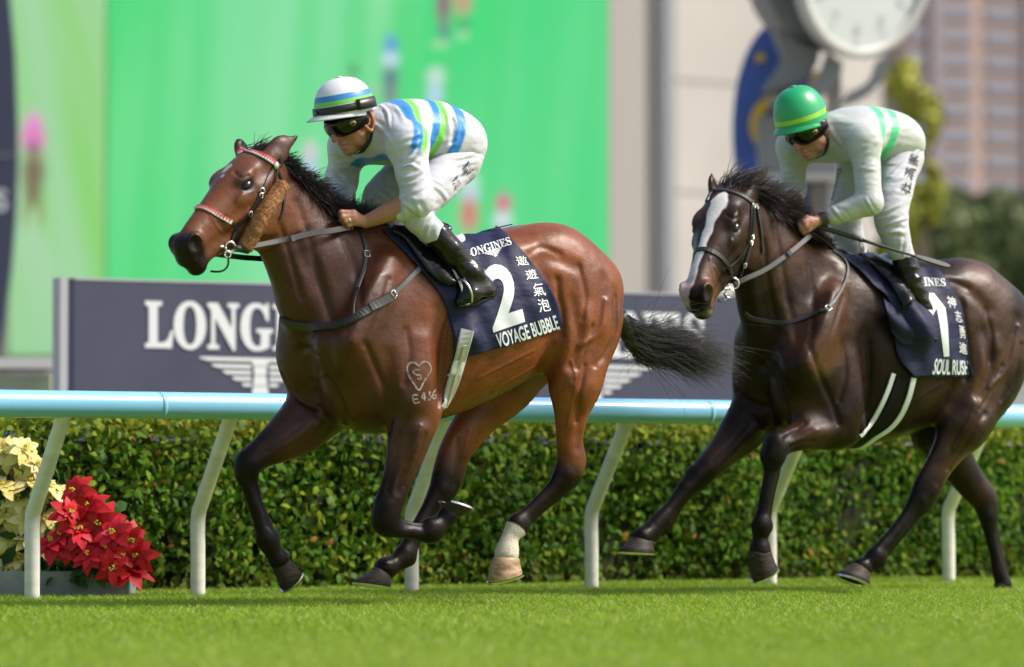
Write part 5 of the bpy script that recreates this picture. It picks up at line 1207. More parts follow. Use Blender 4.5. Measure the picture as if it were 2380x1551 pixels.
# ---- saddles
M_GIRTH = mat('black_girth', (.004, .004, .0045), .6, .15)
def saddle(Ho, cs, seat, flap, web, girth, label, kw):
    e = empty('racing_saddle', label, 'saddle', Ho.fr.mat(), 'racing saddles'); both = Both(cs, Ho.surf); fr = Ho.fr
    P = [cs.hit(u, v, 0)[0] * np.array([1, 0, 1]) + np.array([0, 0, dz]) for u, v, dz in seat]
    vol = Vol(np.min(P, 0) - .2, np.max(P, 0) + .2, .007); vol.sweep(P, [.026, .020, .018, .026], [3.4, 4.2, 4.6, 3.6], (0, 1, 0), .02)
    V, Q, N = colour_mesh(vol, 3); V[:, 2] -= 1.1 * V[:, 1] ** 2; link('seat', mesh_np(V, Q), M_PATENT, e)
    fa, fb = (spline(q, 26) for q in flap); G = [[cs.hit(*(a * (1 - s) + b * s), .016 + .012 * math.sin(math.pi * s))[0] for s in np.linspace(0, 1, 10)] for a, b in zip(fa, fb)]
    Vf = np.array(G).reshape(-1, 3); Qf = np.array([(i*10+j, i*10+j+1, i*10+11+j, i*10+10+j) for i in range(25) for j in range(9)])
    f = link('flap', mesh_np(Vf, Qf), M_PATENT, e); m = f.modifiers.new('Solidify', 'SOLIDIFY'); m.thickness = .006
    f2 = link('flap', mesh_np(Vf * np.array([1, -1, 1]), Qf[:, ::-1].copy()), M_PATENT, e); f2.modifiers.new('Solidify', 'SOLIDIFY').thickness = .006
    strap(cs, web[0], web[1], 'stirrup_webbing', M_WEB, e, kw.get('web', .030), .004)
    for pts, w, name, m, off in girth:
        P, N = both.line(pts, 26, off); k = P[-1]; X, XN = [], []
        for t, dz in ((.75, .018), (.45, .034), (.15, .042), (-.15, .042), (-.45, .034), (-.75, .018), (-1, 0)):   # on under the chest to the other side
            X.append(np.array([k[0] + .01 * (1 - t), k[1] * t, k[2] - dz])); XN.append(np.array([0, t, -(1.05 - abs(t))]))
        P = smooth_line(np.vstack([P, X]), 4); N = smooth_line(np.vstack([N, XN]), 4); MB().ribbon(P, N, w, .005).build(name, m, e)
    c = fr.px(*kw['stirrup']); k = kw.get('sz', .055); pl = kw['dir'] / np.linalg.norm(kw['dir']); up = np.array([0, 0, 1.0]) - pl * pl[2]; up /= np.linalg.norm(up); yv = np.cross(up, pl)
    S = [c + yv * math.sin(t) * k + up * (math.cos(t) * k * 1.15 + k) for t in np.linspace(-2.5, 2.5, 24)]
    MB().tube(S, .005, 8).build('stirrup_iron', M_STEEL, e); MB().ribbon([S[0] - pl * 0, (S[0] + S[-1]) / 2, S[-1]], [up] * 3, .032, .008).build('stirrup_tread', M_STEEL, e)
    return e
q1 = np.array(fr1.px(1068,700,.285)) - fr1.px(1130,672,.27)
sd1 = saddle(H1, cs1, [(905,545,.045),(960,556,.035),(1010,560,.035),(1055,558,.055)],
    [[(900,540),(935,560),(965,600),(1000,645),(1045,668)], [(950,540),(985,560),(1010,590),(1040,628),(1062,662)]],
    [[(992,552),(1032,607),(1059,654),(1080,712)], .034],
    [([(1086,768),(1069,832),(1058,870),(1042,917),(1028,950)], .056, 'girth', M_WEB, .006), ([(1078,800),(1060,865),(1044,915),(1031,944)], .014, 'girth_strap', M_BUFF, .013), ([(1066,838),(1061,852),(1055,872)], .052, 'girth_guard', M_PRINT, .012)],
    'black patent racing saddle with pale ribbed girth on the bay horse', dict(stirrup=(1085,708,.28), dir=q1, sz=.05))
q2 = np.array(fr2.px(2168,772,.255)) - fr2.px(2152,735,.24)
sd2 = saddle(H2, cs2, [(1985,606,.035),(2030,618,.032),(2075,622,.035),(2110,622,.05)],
    [[(1990,598),(2035,632),(2075,680),(2100,720)], [(2045,606),(2085,626),(2108,660),(2122,705)]],
    [[(2080,634),(2092,650),(2104,668)], .022],
    [([(2075,868),(2059,914),(2031,971),(1996,1016)], .024, 'girth_edge', M_PRINT, .008), ([(2095,880),(2072,940),(2040,990),(2008,1019)], .060, 'girth', M_GIRTH, .006), ([(2122,878),(2105,939),(2073,989),(2022,1022)], .028, 'girth_edge', M_PRINT, .008)],
    'black racing saddle with white edged black girth on the dark horse', dict(stirrup=(2160,762,.235), dir=q2, sz=.036, web=.008))
def pad(Ho, cs, u, v, rx, rz, m, par):
    P = []; n = 28
    for k in (1.0, .92, .0):
        for t in np.linspace(0, 2 * math.pi, n, endpoint=False): P.append(cs.hit(u + rx * k * math.cos(t), v + rz * k * math.sin(t) - .25 * rx * k * math.cos(t) * -1, .004 if k == 1 else .009, 0.0)[0])
    return MB().add(P, [(i*n+j, i*n+(j+1) % n, (i+1)*n+(j+1) % n, (i+1)*n+j) for i in range(2) for j in range(n)]).build('saddle_pad', m, par)
pad(H1, cs1, 1063, 552, 18, 13, M_GREY, sd1); pad(H2, cs2, 2072, 628, 26, 12, M_PRINT, sd2)
wh = empty('whip', 'black riding whip with padded flap held by the jockey on the dark horse', 'whip', fr2.mat())
W0, W1 = fr2.px(1893,524,.13), fr2.px(2207,621,.43); wp = np.array([W0 + (W1 - W0) * t for t in np.linspace(0, 1, 40)])
MB().tube(wp[:15], .0105 + .0012 * (np.arange(15) % 2), 10).build('grip', M_STRAP, wh); MB().tube(wp[14:31], np.linspace(.008, .005, 17), 8).build('shaft', M_STRAP, wh)
MB().ribbon(wp[29:], [(.1, 1, .6)] * 11, [.010, .018, .024, .027, .028, .029, .029, .029, .028, .026, .012], .008).build('flap', M_STRAP, wh)
lap('tack')
# ------------------------------------------------------------------ turf
def leafy(m, f=.4):
    """light passing through thin blades and leaves"""
    n, l, b = nt(m); t = n.new('ShaderNodeBsdfTranslucent'); x = n.new('ShaderNodeMixShader'); x.inputs[0].default_value = f
    l.new(b.inputs['Base Color'].links[0].from_socket, t.inputs['Color']); l.new(b.outputs[0], x.inputs[1]); l.new(t.outputs[0], x.inputs[2]); l.new(x.outputs[0], n['Material Output'].inputs['Surface']); return m
RD = np.array([math.sin(RAIL_TH), math.cos(RAIL_TH), 0]); RN = np.array([RD[1], -RD[0], 0])       # along the rail (away), across it towards the course
Z3 = np.array([0, 0, 1.0])
M_TURF = mat('turf', (.09, .17, .02), .9, .1); noise_col(M_TURF, (.17, .27, .02), (.25, .35, .04), .9, 8, (1, 1, 1), .35, .65, 'Object')
M_PAVE = mat('pale_paving', (.30, .29, .27), .85, .2); noise_col(M_PAVE, (.25, .24, .225), (.34, .33, .31), .4)
tag(MB().add([(-600,-120,-.02),(600,-120,-.02),(600,900,-.02),(-600,900,-.02)],[(0,1,2,3)]).build('paved_ground', M_PAVE, None, False), kind='structure')
_e = on_ground(75, 1402) - RN * 1.5; tag(MB().add([_e + RD * a + RN * b for a, b in ((-90, 26), (90, 26), (90, 0), (-90, 0))], [(0,1,2,3)]).build('turf', M_TURF, None, False), kind='structure')
r = np.random.default_rng(3); n = 260000
dep = 9.8 + 10.4 * r.random(n) ** 1.05; xx = (r.random(n) * 2 - 1) * (.137 * dep + .15)
B = np.stack([xx, dep, np.zeros(n)], 1); a = r.uniform(0, 2 * math.pi, n); h = r.uniform(.016, .036, n); w = r.uniform(.0020, .0036, n)
t = np.stack([np.cos(a), np.sin(a), 0 * a], 1) * w[:, None]; lean = r.normal(size=(n, 3)) * .017; lean[:, 2] = 0
V = np.stack([B - t, B + t, B + lean * .4 + t * .7 + Z3 * (h * .6)[:, None], B + lean + Z3 * h[:, None]], 1).reshape(-1, 3)
i4 = np.arange(n)[:, None] * 4; Q = np.concatenate([np.concatenate([i4, i4 + 1, i4 + 2], 1), np.concatenate([i4, i4 + 2, i4 + 3], 1)], 0)
M_BLADE = mat('grass_blade', (.12, .25, .03), .6, .2); attr_col(M_BLADE); leafy(M_BLADE, .45)
me = mesh_np(V, Q, False); pt = vnoise(B, 1.6, 4); c1 = mix(np.array([[.205, .325, .018]]).repeat(n, 0), (.30, .41, .055), np.clip(pt * .7 + .45 * r.random(n), 0, 1)); c1 = mix(c1, (.48, .50, .26), (r.random(n) < .06) * .8)
set_col(me, np.repeat(c1, 4, 0)); g = link('turf_grass', me, M_BLADE); tag(g, 'short bright green racecourse grass in front of the rail', 'grass', kind='stuff')
lap('turf')

# ------------------------------------------------------------------ running rail
M_RAIL = mat('pale_blue_rail', (.20, .47, .68), .32, .5, Coat_Weight=.3); M_POST = mat('off_white_post', (.62, .60, .55), .5); noise_col(M_POST, (.56, .54, .485), (.68, .655, .60), 6, 5, (1, 1, 3))
P0 = on_ground(75, 1402); P1 = on_ground(2205, 1360); RD = (P1 - P0) / np.linalg.norm(P1 - P0); RN = np.array([RD[1], -RD[0], 0])
rail = empty('running_rail', 'pale blue tubular running rail on white gooseneck posts along the course', 'rail', Matrix.Translation(P0)); OVER = .30
def along(u):
    d = ray(u, 1300); A = np.array([[d[0], -RD[0]], [d[1], -RD[1]]]); return np.linalg.solve(A, np.array([P0[0], P0[1]]))[1]
zr = .845
MB().tube([RN * OVER + RD * s + Z3 * zr for s in np.linspace(-14, 16, 31)], .058, 28).build('top_rail', M_RAIL, rail)
ss = [along(u) for u in (75, 460, 957, 1375, 1790, 2205)]; step = (ss[-1] - ss[0]) / 5
pm = MB().tube(spline([(0, 0, 0), (0, 0, .2), (0, 0, .36), RN * .05 + Z3 * .45, RN * .26 + Z3 * .76, RN * OVER + Z3 * (zr - .03)], 26), .033, 14)
me = mesh_np(pm.V, pm.F)
for s in [ss[0] - 2 * step, ss[0] - step] + ss + [ss[-1] + step, ss[-1] + 2 * step]:
    o = link('post', me, M_POST, rail); o.location = RD * s
jm = MB().tube([RD * -.012, RD * .012], .0586, 28); jme = mesh_np(jm.V, jm.F)
for i, s in enumerate([ss[0] - step] + ss + [ss[-1] + step]):
    if i % 3 == 1: o = link('rail_joint', jme, M_RAIL, rail); o.location = RD * (s + .45) + RN * OVER + Z3 * zr
lap('rail')

# ------------------------------------------------------------------ hedge
M_LEAF = mat('hedge_leaf', (.06, .12, .02), .75, .12); attr_col(M_LEAF); leafy(M_LEAF, .3); M_LEAF.node_tree.nodes['Principled BSDF'].inputs['Transmission Weight'].default_value = 0
def leaves(Pc, Nn, size, col, seed, name, m, par, ratio=.55):
    """bent leaf blades of four triangles at the given points"""
    r = np.random.default_rng(seed); n = len(Pc)
    t = r.normal(size=(n, 3)); t -= Nn * (t * Nn).sum(1)[:, None]; t /= np.linalg.norm(t, axis=1)[:, None]; b = np.cross(Nn, t); s = np.broadcast_to(size, (n,))[:, None]
    w = s * ratio * .5
    V = np.stack([Pc - t * s * .5, Pc - t * s * .18 - b * w * .85 + Nn * s * .07, Pc + t * s * .18 - b * w * .8 + Nn * s * .05, Pc + t * s * .5 - Nn * s * .14, Pc + t * s * .18 + b * w * .8 + Nn * s * .05, Pc - t * s * .18 + b * w * .85 + Nn * s * .07], 1).reshape(-1, 3)
    i = np.arange(n)[:, None] * 6; Q = np.concatenate([i + np.array(q)[None, :] for q in ((0, 1, 5, 5), (1, 2, 4, 5), (2, 3, 4, 4))], 0); Q3 = np.concatenate([i + np.array(q)[None, :] for q in ((0, 1, 5), (1, 2, 4), (1, 4, 5), (2, 3, 4))], 0); Q = Q3
    me = mesh_np(V, Q, False); set_col(me, np.repeat(col, 6, 0)); return link(name, me, m, par)
hb = P0 - RN * .85; HW, HH = .55, .80
s0, s1 = along(128) - .05, ss[-1] + 4
hedge = empty('hedge', 'clipped dense green hedge with yellowing leaf tips behind the running rail', 'hedge', Matrix.Translation(hb))
M_CORE = mat('hedge_shade', (.016, .022, .008), .9, .1); noise_col(M_CORE, (.010, .012, .006), (.035, .040, .014), 14)  # dark solid core, its colour standing in for shade between the leaves
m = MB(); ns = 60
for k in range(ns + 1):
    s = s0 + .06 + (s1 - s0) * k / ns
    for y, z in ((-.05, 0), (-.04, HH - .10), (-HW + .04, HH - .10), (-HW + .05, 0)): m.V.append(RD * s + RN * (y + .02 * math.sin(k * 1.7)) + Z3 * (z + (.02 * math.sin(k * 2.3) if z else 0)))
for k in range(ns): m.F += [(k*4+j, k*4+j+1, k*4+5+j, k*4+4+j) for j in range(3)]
m.F += [(0, 3, 2, 1), (ns*4, ns*4+1, ns*4+2, ns*4+3)]; m.build('shade_core', M_CORE, hedge)
r = np.random.default_rng(12); n = 36000; S = s0 + (s1 - s0) * r.random(n); face = r.random(n)
P = np.where(face[:, None] < .72, RD * S[:, None] + RN * (r.normal(size=n) * .035)[:, None] + Z3 * (HH * r.random(n) ** .95)[:, None], RD * S[:, None] - RN * (HW * r.random(n))[:, None] + Z3 * (HH + r.normal(size=n) * .03)[:, None])
end = r.random(n) < .03; P[end] = RD * (s0 + r.normal(size=end.sum()) * .04)[:, None] - RN * (HW * r.random(end.sum()))[:, None] + Z3 * (HH * r.random(end.sum()))[:, None]
lump = vnoise(P, 5, 5) - .5; P = P + RN * (lump * .24)[:, None] + Z3 * (.07 * (vnoise(P, 4, 15) - .5) * (P[:, 2] > .6))[:, None]
N = np.where(face[:, None] < .72, RN, Z3) + r.normal(size=(n, 3)) * .55; N /= np.linalg.norm(N, axis=1)[:, None]
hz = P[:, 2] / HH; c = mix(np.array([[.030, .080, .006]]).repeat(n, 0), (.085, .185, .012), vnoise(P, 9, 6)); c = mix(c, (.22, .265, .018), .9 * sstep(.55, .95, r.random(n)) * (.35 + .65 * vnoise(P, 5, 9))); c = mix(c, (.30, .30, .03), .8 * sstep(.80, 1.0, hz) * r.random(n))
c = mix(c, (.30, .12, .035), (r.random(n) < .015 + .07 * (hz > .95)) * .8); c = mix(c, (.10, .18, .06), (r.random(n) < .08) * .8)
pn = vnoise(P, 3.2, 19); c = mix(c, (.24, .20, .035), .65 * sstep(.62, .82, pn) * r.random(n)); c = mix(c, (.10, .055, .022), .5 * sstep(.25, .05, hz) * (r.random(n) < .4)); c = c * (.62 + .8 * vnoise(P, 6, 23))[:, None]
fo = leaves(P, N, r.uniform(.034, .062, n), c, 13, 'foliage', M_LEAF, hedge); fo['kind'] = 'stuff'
lap('hedge')

# ------------------------------------------------------------------ poinsettias in grey planters
M_BRED = mat('red_bract', (.52, .008, .018), .55, .3); noise_col(M_BRED, (.40, .004, .010), (.64, .012, .026), 9); M_BCRM = mat('cream_bract', (.75, .66, .27), .55, .3); noise_col(M_BCRM, (.56, .44, .09), (.66, .58, .26), 9)
M_PLEAF = mat('poinsettia_leaf', (.025, .060, .014), .8, .1); noise_col(M_PLEAF, (.015, .040, .010), (.05, .10, .025), 12); M_PLANT = mat('grey_planter', (.20, .21, .21), .6); noise_col(M_PLANT, (.16, .17, .17), (.25, .26, .26), 7)
M_CYA = mat('cyathia', (.55, .45, .03), .6)
def bract(L, wd):
    V = []
    for k, (x, w, z) in enumerate(((0, .10, 0), (.2, .55, .05), (.45, 1.0, .06), (.7, .75, .01), (.88, .35, -.05), (1.0, .0, -.10))):
        V += [(x * L, -w * wd / 2, z * L), (x * L, 0, z * L - .02 * L * (w > 0)), (x * L, w * wd / 2, z * L)]
    return np.array(V), [f for k in range(5) for f in ((k*3, k*3+1, k*3+4, k*3+3), (k*3+1, k*3+2, k*3+5, k*3+4))]
def flower_mesh(seed):
    r = np.random.default_rng(seed); mb = MB()
    for ring_, nb, L, el in ((0, 7, .092, -.35), (1, 6, .070, .05), (2, 4, .042, .5)):
        for k in range(nb):
            V, Fc = bract(L * r.uniform(.85, 1.15), L * .55); a = 2 * math.pi * (k + .5 * ring_) / nb + r.normal() * .15; e = el + r.normal() * .12
            Rm = np.array(Matrix.Rotation(a, 3, 'Z') @ Matrix.Rotation(-e, 3, 'Y')); mb.add(V @ Rm.T, Fc)
    return mesh_np(mb.V, mb.F)
FM = [[flower_mesh(s + 10 * c) for s in range(4)] for c in range(2)]
for c, mm in ((0, M_BRED), (1, M_BCRM)):
    for q in FM[c]: q.materials.append(mm)
cym = MB();
for k in range(5): cym.tube([(.008 * math.cos(k), .008 * math.sin(k * 1.3), .015), (.008 * math.cos(k), .008 * math.sin(k * 1.3), .024)], [.005, .004], 6)
CYM = mesh_np(cym.V, cym.F); CYM.materials.append(M_CYA)
def poinsettia(c, heads, label, rad, hgt, seed):
    r = np.random.default_rng(seed); gp = on_ground(*c); e = empty('poinsettia', label, 'plant', Matrix.Translation(gp), 'potted poinsettias by the rail')
    n = 260; a = r.uniform(0, 6.28, n); q = r.random(n) ** .5 * rad * .95; z = .08 + (hgt - .10) * r.random(n); P = np.stack([q * np.cos(a), q * np.sin(a), z], 1); N = np.stack([np.cos(a), np.sin(a), .5 + 0 * a], 1) + r.normal(size=(n, 3)) * .3; N /= np.linalg.norm(N, axis=1)[:, None]
    fo = leaves(P, N, r.uniform(.06, .11, n), np.ones((n, 3)), seed, 'leaves', M_PLEAF, e); fo['kind'] = 'stuff'
    sm = MB()
    for (u, v) in heads:
        p = at_depth(u, v, gp[1] - rad * r.uniform(.75, 1.1)) - gp; ci = 0 if label.startswith('red') else 1
        o = link('flower_head', FM[ci][int(r.integers(4))], None, e); o.location = p; f = np.array([p[0] * .8, -.75 + .3 * p[1], .55]) + r.normal(size=3) * .42; o.rotation_euler = Vector(f).to_track_quat('Z', 'Y').to_euler(); o.rotation_euler.rotate_axis('Z', r.uniform(0, 6)); k = r.uniform(.9, 1.25); o.scale = (k, k, k)
        cy = link('cyathia', CYM, None, o); sm.tube([(0, 0, .05), (p[0] * .6, p[1] * .6, p[2] * .6), p], .004, 5)
    sm.build('stems', M_PLEAF, e); return e
red = [(172,1140),(205,1175),(160,1190),(140,1245),(185,1235),(230,1215),(262,1240),(300,1255),(245,1275),(205,1290),(160,1275),(280,1290),(318,1290),(258,1318),(300,1325),(120,1260)]
poinsettia((205, 1392), red, 'red poinsettia in full bloom in a grey planter against the hedge', .24, .45, 51)
crm = [(15,1050),(55,1045),(85,1080),(30,1095),(70,1120),(5,1130),(110,1130),(40,1160),(90,1165),(130,1160),(15,1190),(62,1205),(105,1205),(25,1245),(70,1255),(10,1290),(45,1300)]
poinsettia((45, 1390), crm, 'cream poinsettia left of the red one behind the first rail post', .24, .58, 52)
for (u0, u1, v, lab) in ((95, 300, 1400, 'grey rectangular planter under the red poinsettia'), (-60, 78, 1400, 'grey rectangular planter under the cream poinsettia')):
    a, b = at_depth(u0, v, 17.05), at_depth(u1, v, 17.05); c = (a + b) / 2; e = empty('planter', lab, 'planter', Matrix.Translation((c[0], 17.2, 0)), 'grey planters'); L = b[0] - a[0]
    m = MB()
    for (cx, cy, sx, sy) in ((0, -.15, L, .02), (0, .15, L, .02), (-L/2+.01, 0, .02, .28), (L/2-.01, 0, .02, .28)): m.box((cx, cy, .06), (sx, sy, .13))
    m.build('box', M_PLANT, e, False); MB().box((0, 0, .05), (L - .05, .27, .10)).build('soil', M_CORE, e, False)
lap('flowers')

# ------------------------------------------------------------------ advertising board
M_BOARD = mat('slate_board', (.070, .078, .115), .55, .3); noise_col(M_BOARD, (.050, .054, .085), (.060, .064, .098), 2.0); M_EDGE = mat('board_frame', (.36, .36, .38), .5); M_LET = mat('pale_grey_lettering', (.62, .64, .63), .6); M_DKED = mat('board_navy_edge', (.012, .016, .045), .5)
BD = np.array([.8915, .453, 0]); BD /= np.linalg.norm(BD); BN = np.array([BD[1], -BD[0], 0]); BY = 21.5
B0 = at_depth(140, 645, BY); top = B0[2]
def on_board(u, v, off=0.0):
    d = ray(u, v); o = B0 + BN * off; t = ((o - CAM) @ BN) / (d @ BN); return CAM + d * t
bR = on_board(1905, 700); L = (bR - B0) @ BD; base = np.array([B0[0], B0[1], 0])
board = empty('advertising_board', 'long slate blue trackside board with pale grey lettering and winged badges', 'sign', Matrix.Translation(base))
m = MB()
def bbox(mb, s0, s1, y0, y1, z0, z1):
    V = [BD * s + BN * y + Z3 * z for z in (z0, z1) for s, y in ((s0, y0), (s1, y0), (s1, y1), (s0, y1))]
    mb.add(V, [(3,2,1,0),(4,5,6,7),(0,1,5,4),(1,2,6,5),(2,3,7,6),(3,0,4,7)])
bbox(m, .085, L, 0, -.10, .35, top - .012); m.build('panel', M_BOARD, board, False)
m = MB(); bbox(m, .0, .045, .004, -.12, 0, top); m.build('end_post', M_EDGE, board, False); m = MB(); bbox(m, .045, .085, .002, -.11, .3, top - .005); m.build('edge_strip', M_DKED, board, False); m = MB(); bbox(m, .085, L, .004, -.11, top - .012, top); m.build('top_trim', M_EDGE, board, False)
for s in np.arange(1, L, 1.2): m = MB(); bbox(m, s, s + .06, -.11, -.17, 0, .9); m.build('support', M_EDGE, board, False)
def board_print(shape, quad, name, th=.006):
    S, Fc = shape; bl, br, tr, tl = (np.array(q, float) for q in quad); s, t = S[:, :1], S[:, 1:2]; P = bl*(1-s)*(1-t) + br*s*(1-t) + tr*s*t + tl*(1-s)*t
    V = np.array([on_board(u, v, th) for u, v in P]) - base; return link(name, mesh_np(V, Fc, False), M_LET, board)
LONGB = text2d('LONGINES'.translate(SERIF), .022, 9, 1.02)
for u in (605, 1382):
    dv = (u - 605) * .0205; k = 1 - (u - 605) / 18000 * 1.0; w = 268 * k
    board_print(LONGB, [(u - w, 811 + dv), (u + w, 823 + dv), (u + w, 712 + dv), (u - w, 697 + dv)], 'printed_word')
    w = 140 * k; board_print(wings2d(), [(u - w, 918 + dv), (u + w, 925 + dv), (u + w, 836 + dv), (u - w, 829 + dv)], 'winged_badge')
lap('board')

# ------------------------------------------------------------------ big screens
def screen(name, label, u0, u1, v0, v1, Y, paint, nx=200, nz=150, back=.6):
    A, Bq = at_depth(u0, v1, Y), at_depth(u1, v1, Y); z0, z1 = at_depth(u0, v1, Y)[2], at_depth(u0, v0, Y)[2]
    e = empty(name, label, 'screen', Matrix.Translation((A[0], Y, 0))); wd = Bq[0] - A[0]
    U, Vv = np.meshgrid(np.linspace(0, 1, nx), np.linspace(0, 1, nz)); P = np.stack([U * wd, 0 * U, z0 + (z1 - z0) * Vv], 2).reshape(-1, 3)
    Q = np.array([(j*nx+i, j*nx+i+1, (j+1)*nx+i+1, (j+1)*nx+i) for j in range(nz-1) for i in range(nx-1)])
    me = mesh_np(P, Q, False); pu = u0 + (u1 - u0) * U.ravel(); pv = v1 + (v0 - v1) * Vv.ravel(); set_col(me, paint(pu, pv))
    m = bpy.data.materials.new(name + '_picture'); m.use_nodes = True; n = m.node_tree.nodes; l = m.node_tree.links; n.remove(n['Principled BSDF'])
    at = n.new('ShaderNodeAttribute'); at.attribute_name = 'col'; em = n.new('ShaderNodeEmission'); em.inputs['Strength'].default_value = SCREEN; l.new(at.outputs['Color'], em.inputs['Color']); l.new(em.outputs[0], n['Material Output'].inputs['Surface'])
    link('picture', me, m, e); MB().box((wd / 2, .03 + back / 2, (z0 + z1) / 2), (wd + .02, back, z1 - z0 + .02)).build('housing', M_BLACK, e, False)
    for x in (wd * .2, wd * .8): MB().box((x, .4, (z0 - .15) / 2), (.5, .3, z0 - .15)).build('leg', M_EDGE, e, False)
    return e
SCREEN = .52
def lin(*c): return np.array([((q / 255 + .055) / 1.055) ** 2.4 if q > 10 else q / 255 / 12.92 for q in c])
def blobs(C, u, v, L_):
    for bu, bv, ru, rv, col in L_: C = mix(C, lin(*col), np.exp(-(((u - bu) / ru) ** 2 + ((v - bv) / rv) ** 2) ** 1.6))
    return C
def paint_main(u, v):
    q = np.stack([u * .010 + v * .0006, v * .0016, 0 * u], 1); a = vnoise(q, 1.7, 21, 3); b = vnoise(np.stack([u * .03, v * .006, 0 * u], 1), 1.3, 22, 3)
    C = mix(np.array([lin(78, 220, 118)]).repeat(len(u), 0), lin(150, 228, 170), np.clip(a * 2.0 - .5, 0, 1)); C = mix(C, lin(92, 214, 120), .5 * (np.sin(u * .055 + v * .004) > .2)); C = mix(C, lin(80, 216, 140), .6 * b)
    C = mix(C, lin(152, 228, 178), .55 * np.exp(-((u - 590 - .05 * v) / 120) ** 2)); C = mix(C, lin(88, 218, 142), .5 * sstep(1000, 1250, u))
    return blobs(C, u, v, [(1030,10,18,55,(150,110,130)),(1032,75,12,22,(110,140,150)),(1075,8,22,28,(205,160,140)),(1078,60,14,20,(90,180,120)),(1022,105,22,10,(170,225,170)),(1076,84,14,10,(180,225,180)),(908,105,16,22,(110,150,225)),(907,140,20,18,(205,225,250)),(906,185,18,30,(110,120,150)),(905,225,16,22,(140,130,150)),
        (1012,180,22,24,(205,225,220)),(1010,222,20,26,(195,215,245)),(720,355,18,28,(215,205,215)),(718,395,22,24,(190,200,235)),(820,165,10,16,(110,140,120)),(865,210,14,16,(165,205,170)),(1092,425,22,20,(195,235,225)),(1092,455,22,18,(205,215,245)),(1090,500,22,42,(215,130,130)),(1170,455,12,14,(150,180,160)),(1170,475,18,18,(235,90,150)),(1168,515,22,22,(225,225,240)),(1168,550,16,20,(110,130,160))])
def paint_left(u, v):
    q = np.stack([u * .02 - v * .006, v * .0016, 0 * u], 1); a = vnoise(q, 1.6, 31, 3); C = mix(np.array([lin(138, 212, 110)]).repeat(len(u), 0), lin(172, 214, 172), np.clip(1.7 * a - .35, 0, 1))
    C = mix(C, lin(150, 208, 155), .6 * sstep(500, 900, v)); C = mix(C, lin(165, 215, 170), .8 * np.exp(-((u - 60 - .18 * v) / 40) ** 2))
    return blobs(C, u, v, [(75,292,22,30,(235,150,215)),(75,325,30,34,(225,130,195)),(75,345,14,14,(150,110,140)),(76,400,28,50,(130,110,95)),(74,450,20,40,(125,120,95)),(58,490,8,45,(150,170,110)),(95,490,8,45,(150,170,110))])
screen('video_screen', 'giant bright green video screen showing blurred racing riders behind the board', 205, 1416, -260, 860, 58.0, paint_main)
screen('video_screen', 'narrow pale green video screen with a rider in pink at the far left', 20, 243, -220, 826, 50.0, paint_left, 70, 150, .06)

# ------------------------------------------------------------------ left edge: banner, ledge, block
M_BANNER = mat('navy_banner', (.045, .048, .085), .6)
Yb = 40.0; prof = [(-40, 18), (0, 22), (120, 33), (280, 39), (380, 40), (500, 36), (620, 26), (760, 10), (860, -10)]
e = empty('feather_banner', 'dark navy curved banner with a pale letter at the left edge', 'banner', Matrix.Translation((at_depth(-20, 800, Yb)[0], Yb, 0))); e0 = np.array([at_depth(-20, 800, Yb)[0], Yb, 0]); m = MB()
for v, u in prof:
    for dy in (0, .12):
        p, q = at_depth(u, v, Yb) - e0, at_depth(-160, v, Yb) - e0; m.V += [p + np.array([0, dy, 0]), q + np.array([0, dy, 0])]
for k in range(len(prof) - 1): a = k * 4; b = a + 4; m.F += [(a, a+1, b+1, b), (a+2, b+2, b+3, a+3), (a, b, b+2, a+2), (a+1, a+3, b+3, b+1)]
m.build('cloth', M_BANNER, e, False); q = at_depth(-155, 900, Yb) - e0; MB().tube([(q[0], .06, 0), (q[0], .06, at_depth(0, -60, Yb)[2])], .05, 10).build('pole', M_EDGE, e)
V, Fc = text2d('S', .03, 9); p0 = at_depth(-16, 492, Yb) - e0; k = Yb / F; link('letter', mesh_np(np.stack([p0[0] + V[:, 0] * 34 * k, np.full(len(V), -.01), p0[2] + V[:, 1] * 52 * k], 1), Fc, False), M_PRINT, e)
p0 = at_depth(-60, 362, Yb) - e0; MB().box((p0[0] + .2, -.006, p0[2]), (90 * k, .01, .012)).build('seam', M_EDGE, e, False)
M_BLOCK = mat('grey_green_block', (.20, .235, .15), .8); noise_col(M_BLOCK, (.17, .20, .125), (.24, .27, .18), 1.5); M_CREAM = mat('cream_ledge', (.62, .60, .54), .7)
Yk = 26.0; a, b = at_depth(-900, 850, Yk), at_depth(118, 850, Yk); e = empty('plinth', 'grey green block topped by a cream ledge at the far left behind the flowers', 'plinth', Matrix.Translation(((a[0] + b[0]) / 2, Yk + .4, 0)))
MB().box((0, 0, a[2] / 2 - .03), (b[0] - a[0], .8, a[2] - .06)).build('block', M_BLOCK, e, False); MB().box((0, 0, a[2] + .015), (b[0] - a[0] + .06, .9, .07)).build('ledge', M_CREAM, e, False)
M_BALL = mat('pale_blue_ball', (.16, .30, .55), .5); p = at_depth(8, 1003, 18.6); e = empty('bollard', 'post with a pale blue round top behind the cream flowers', 'bollard', Matrix.Translation((p[0], p[1], 0)))
bm = bmesh.new(); bmesh.ops.create_uvsphere(bm, u_segments=20, v_segments=12, radius=.042)
for q in bm.verts: q.co.z = q.co.z * .9 + p[2]
me = bpy.data.meshes.new('cap'); bm.to_mesh(me); bm.free(); me.polygons.foreach_set('use_smooth', np.ones(len(me.polygons), bool)); link('cap', me, M_BALL, e); MB().tube([(0, 0, 0), (0, 0, p[2] - .02)], .03, 12).build('post', M_EDGE, e)

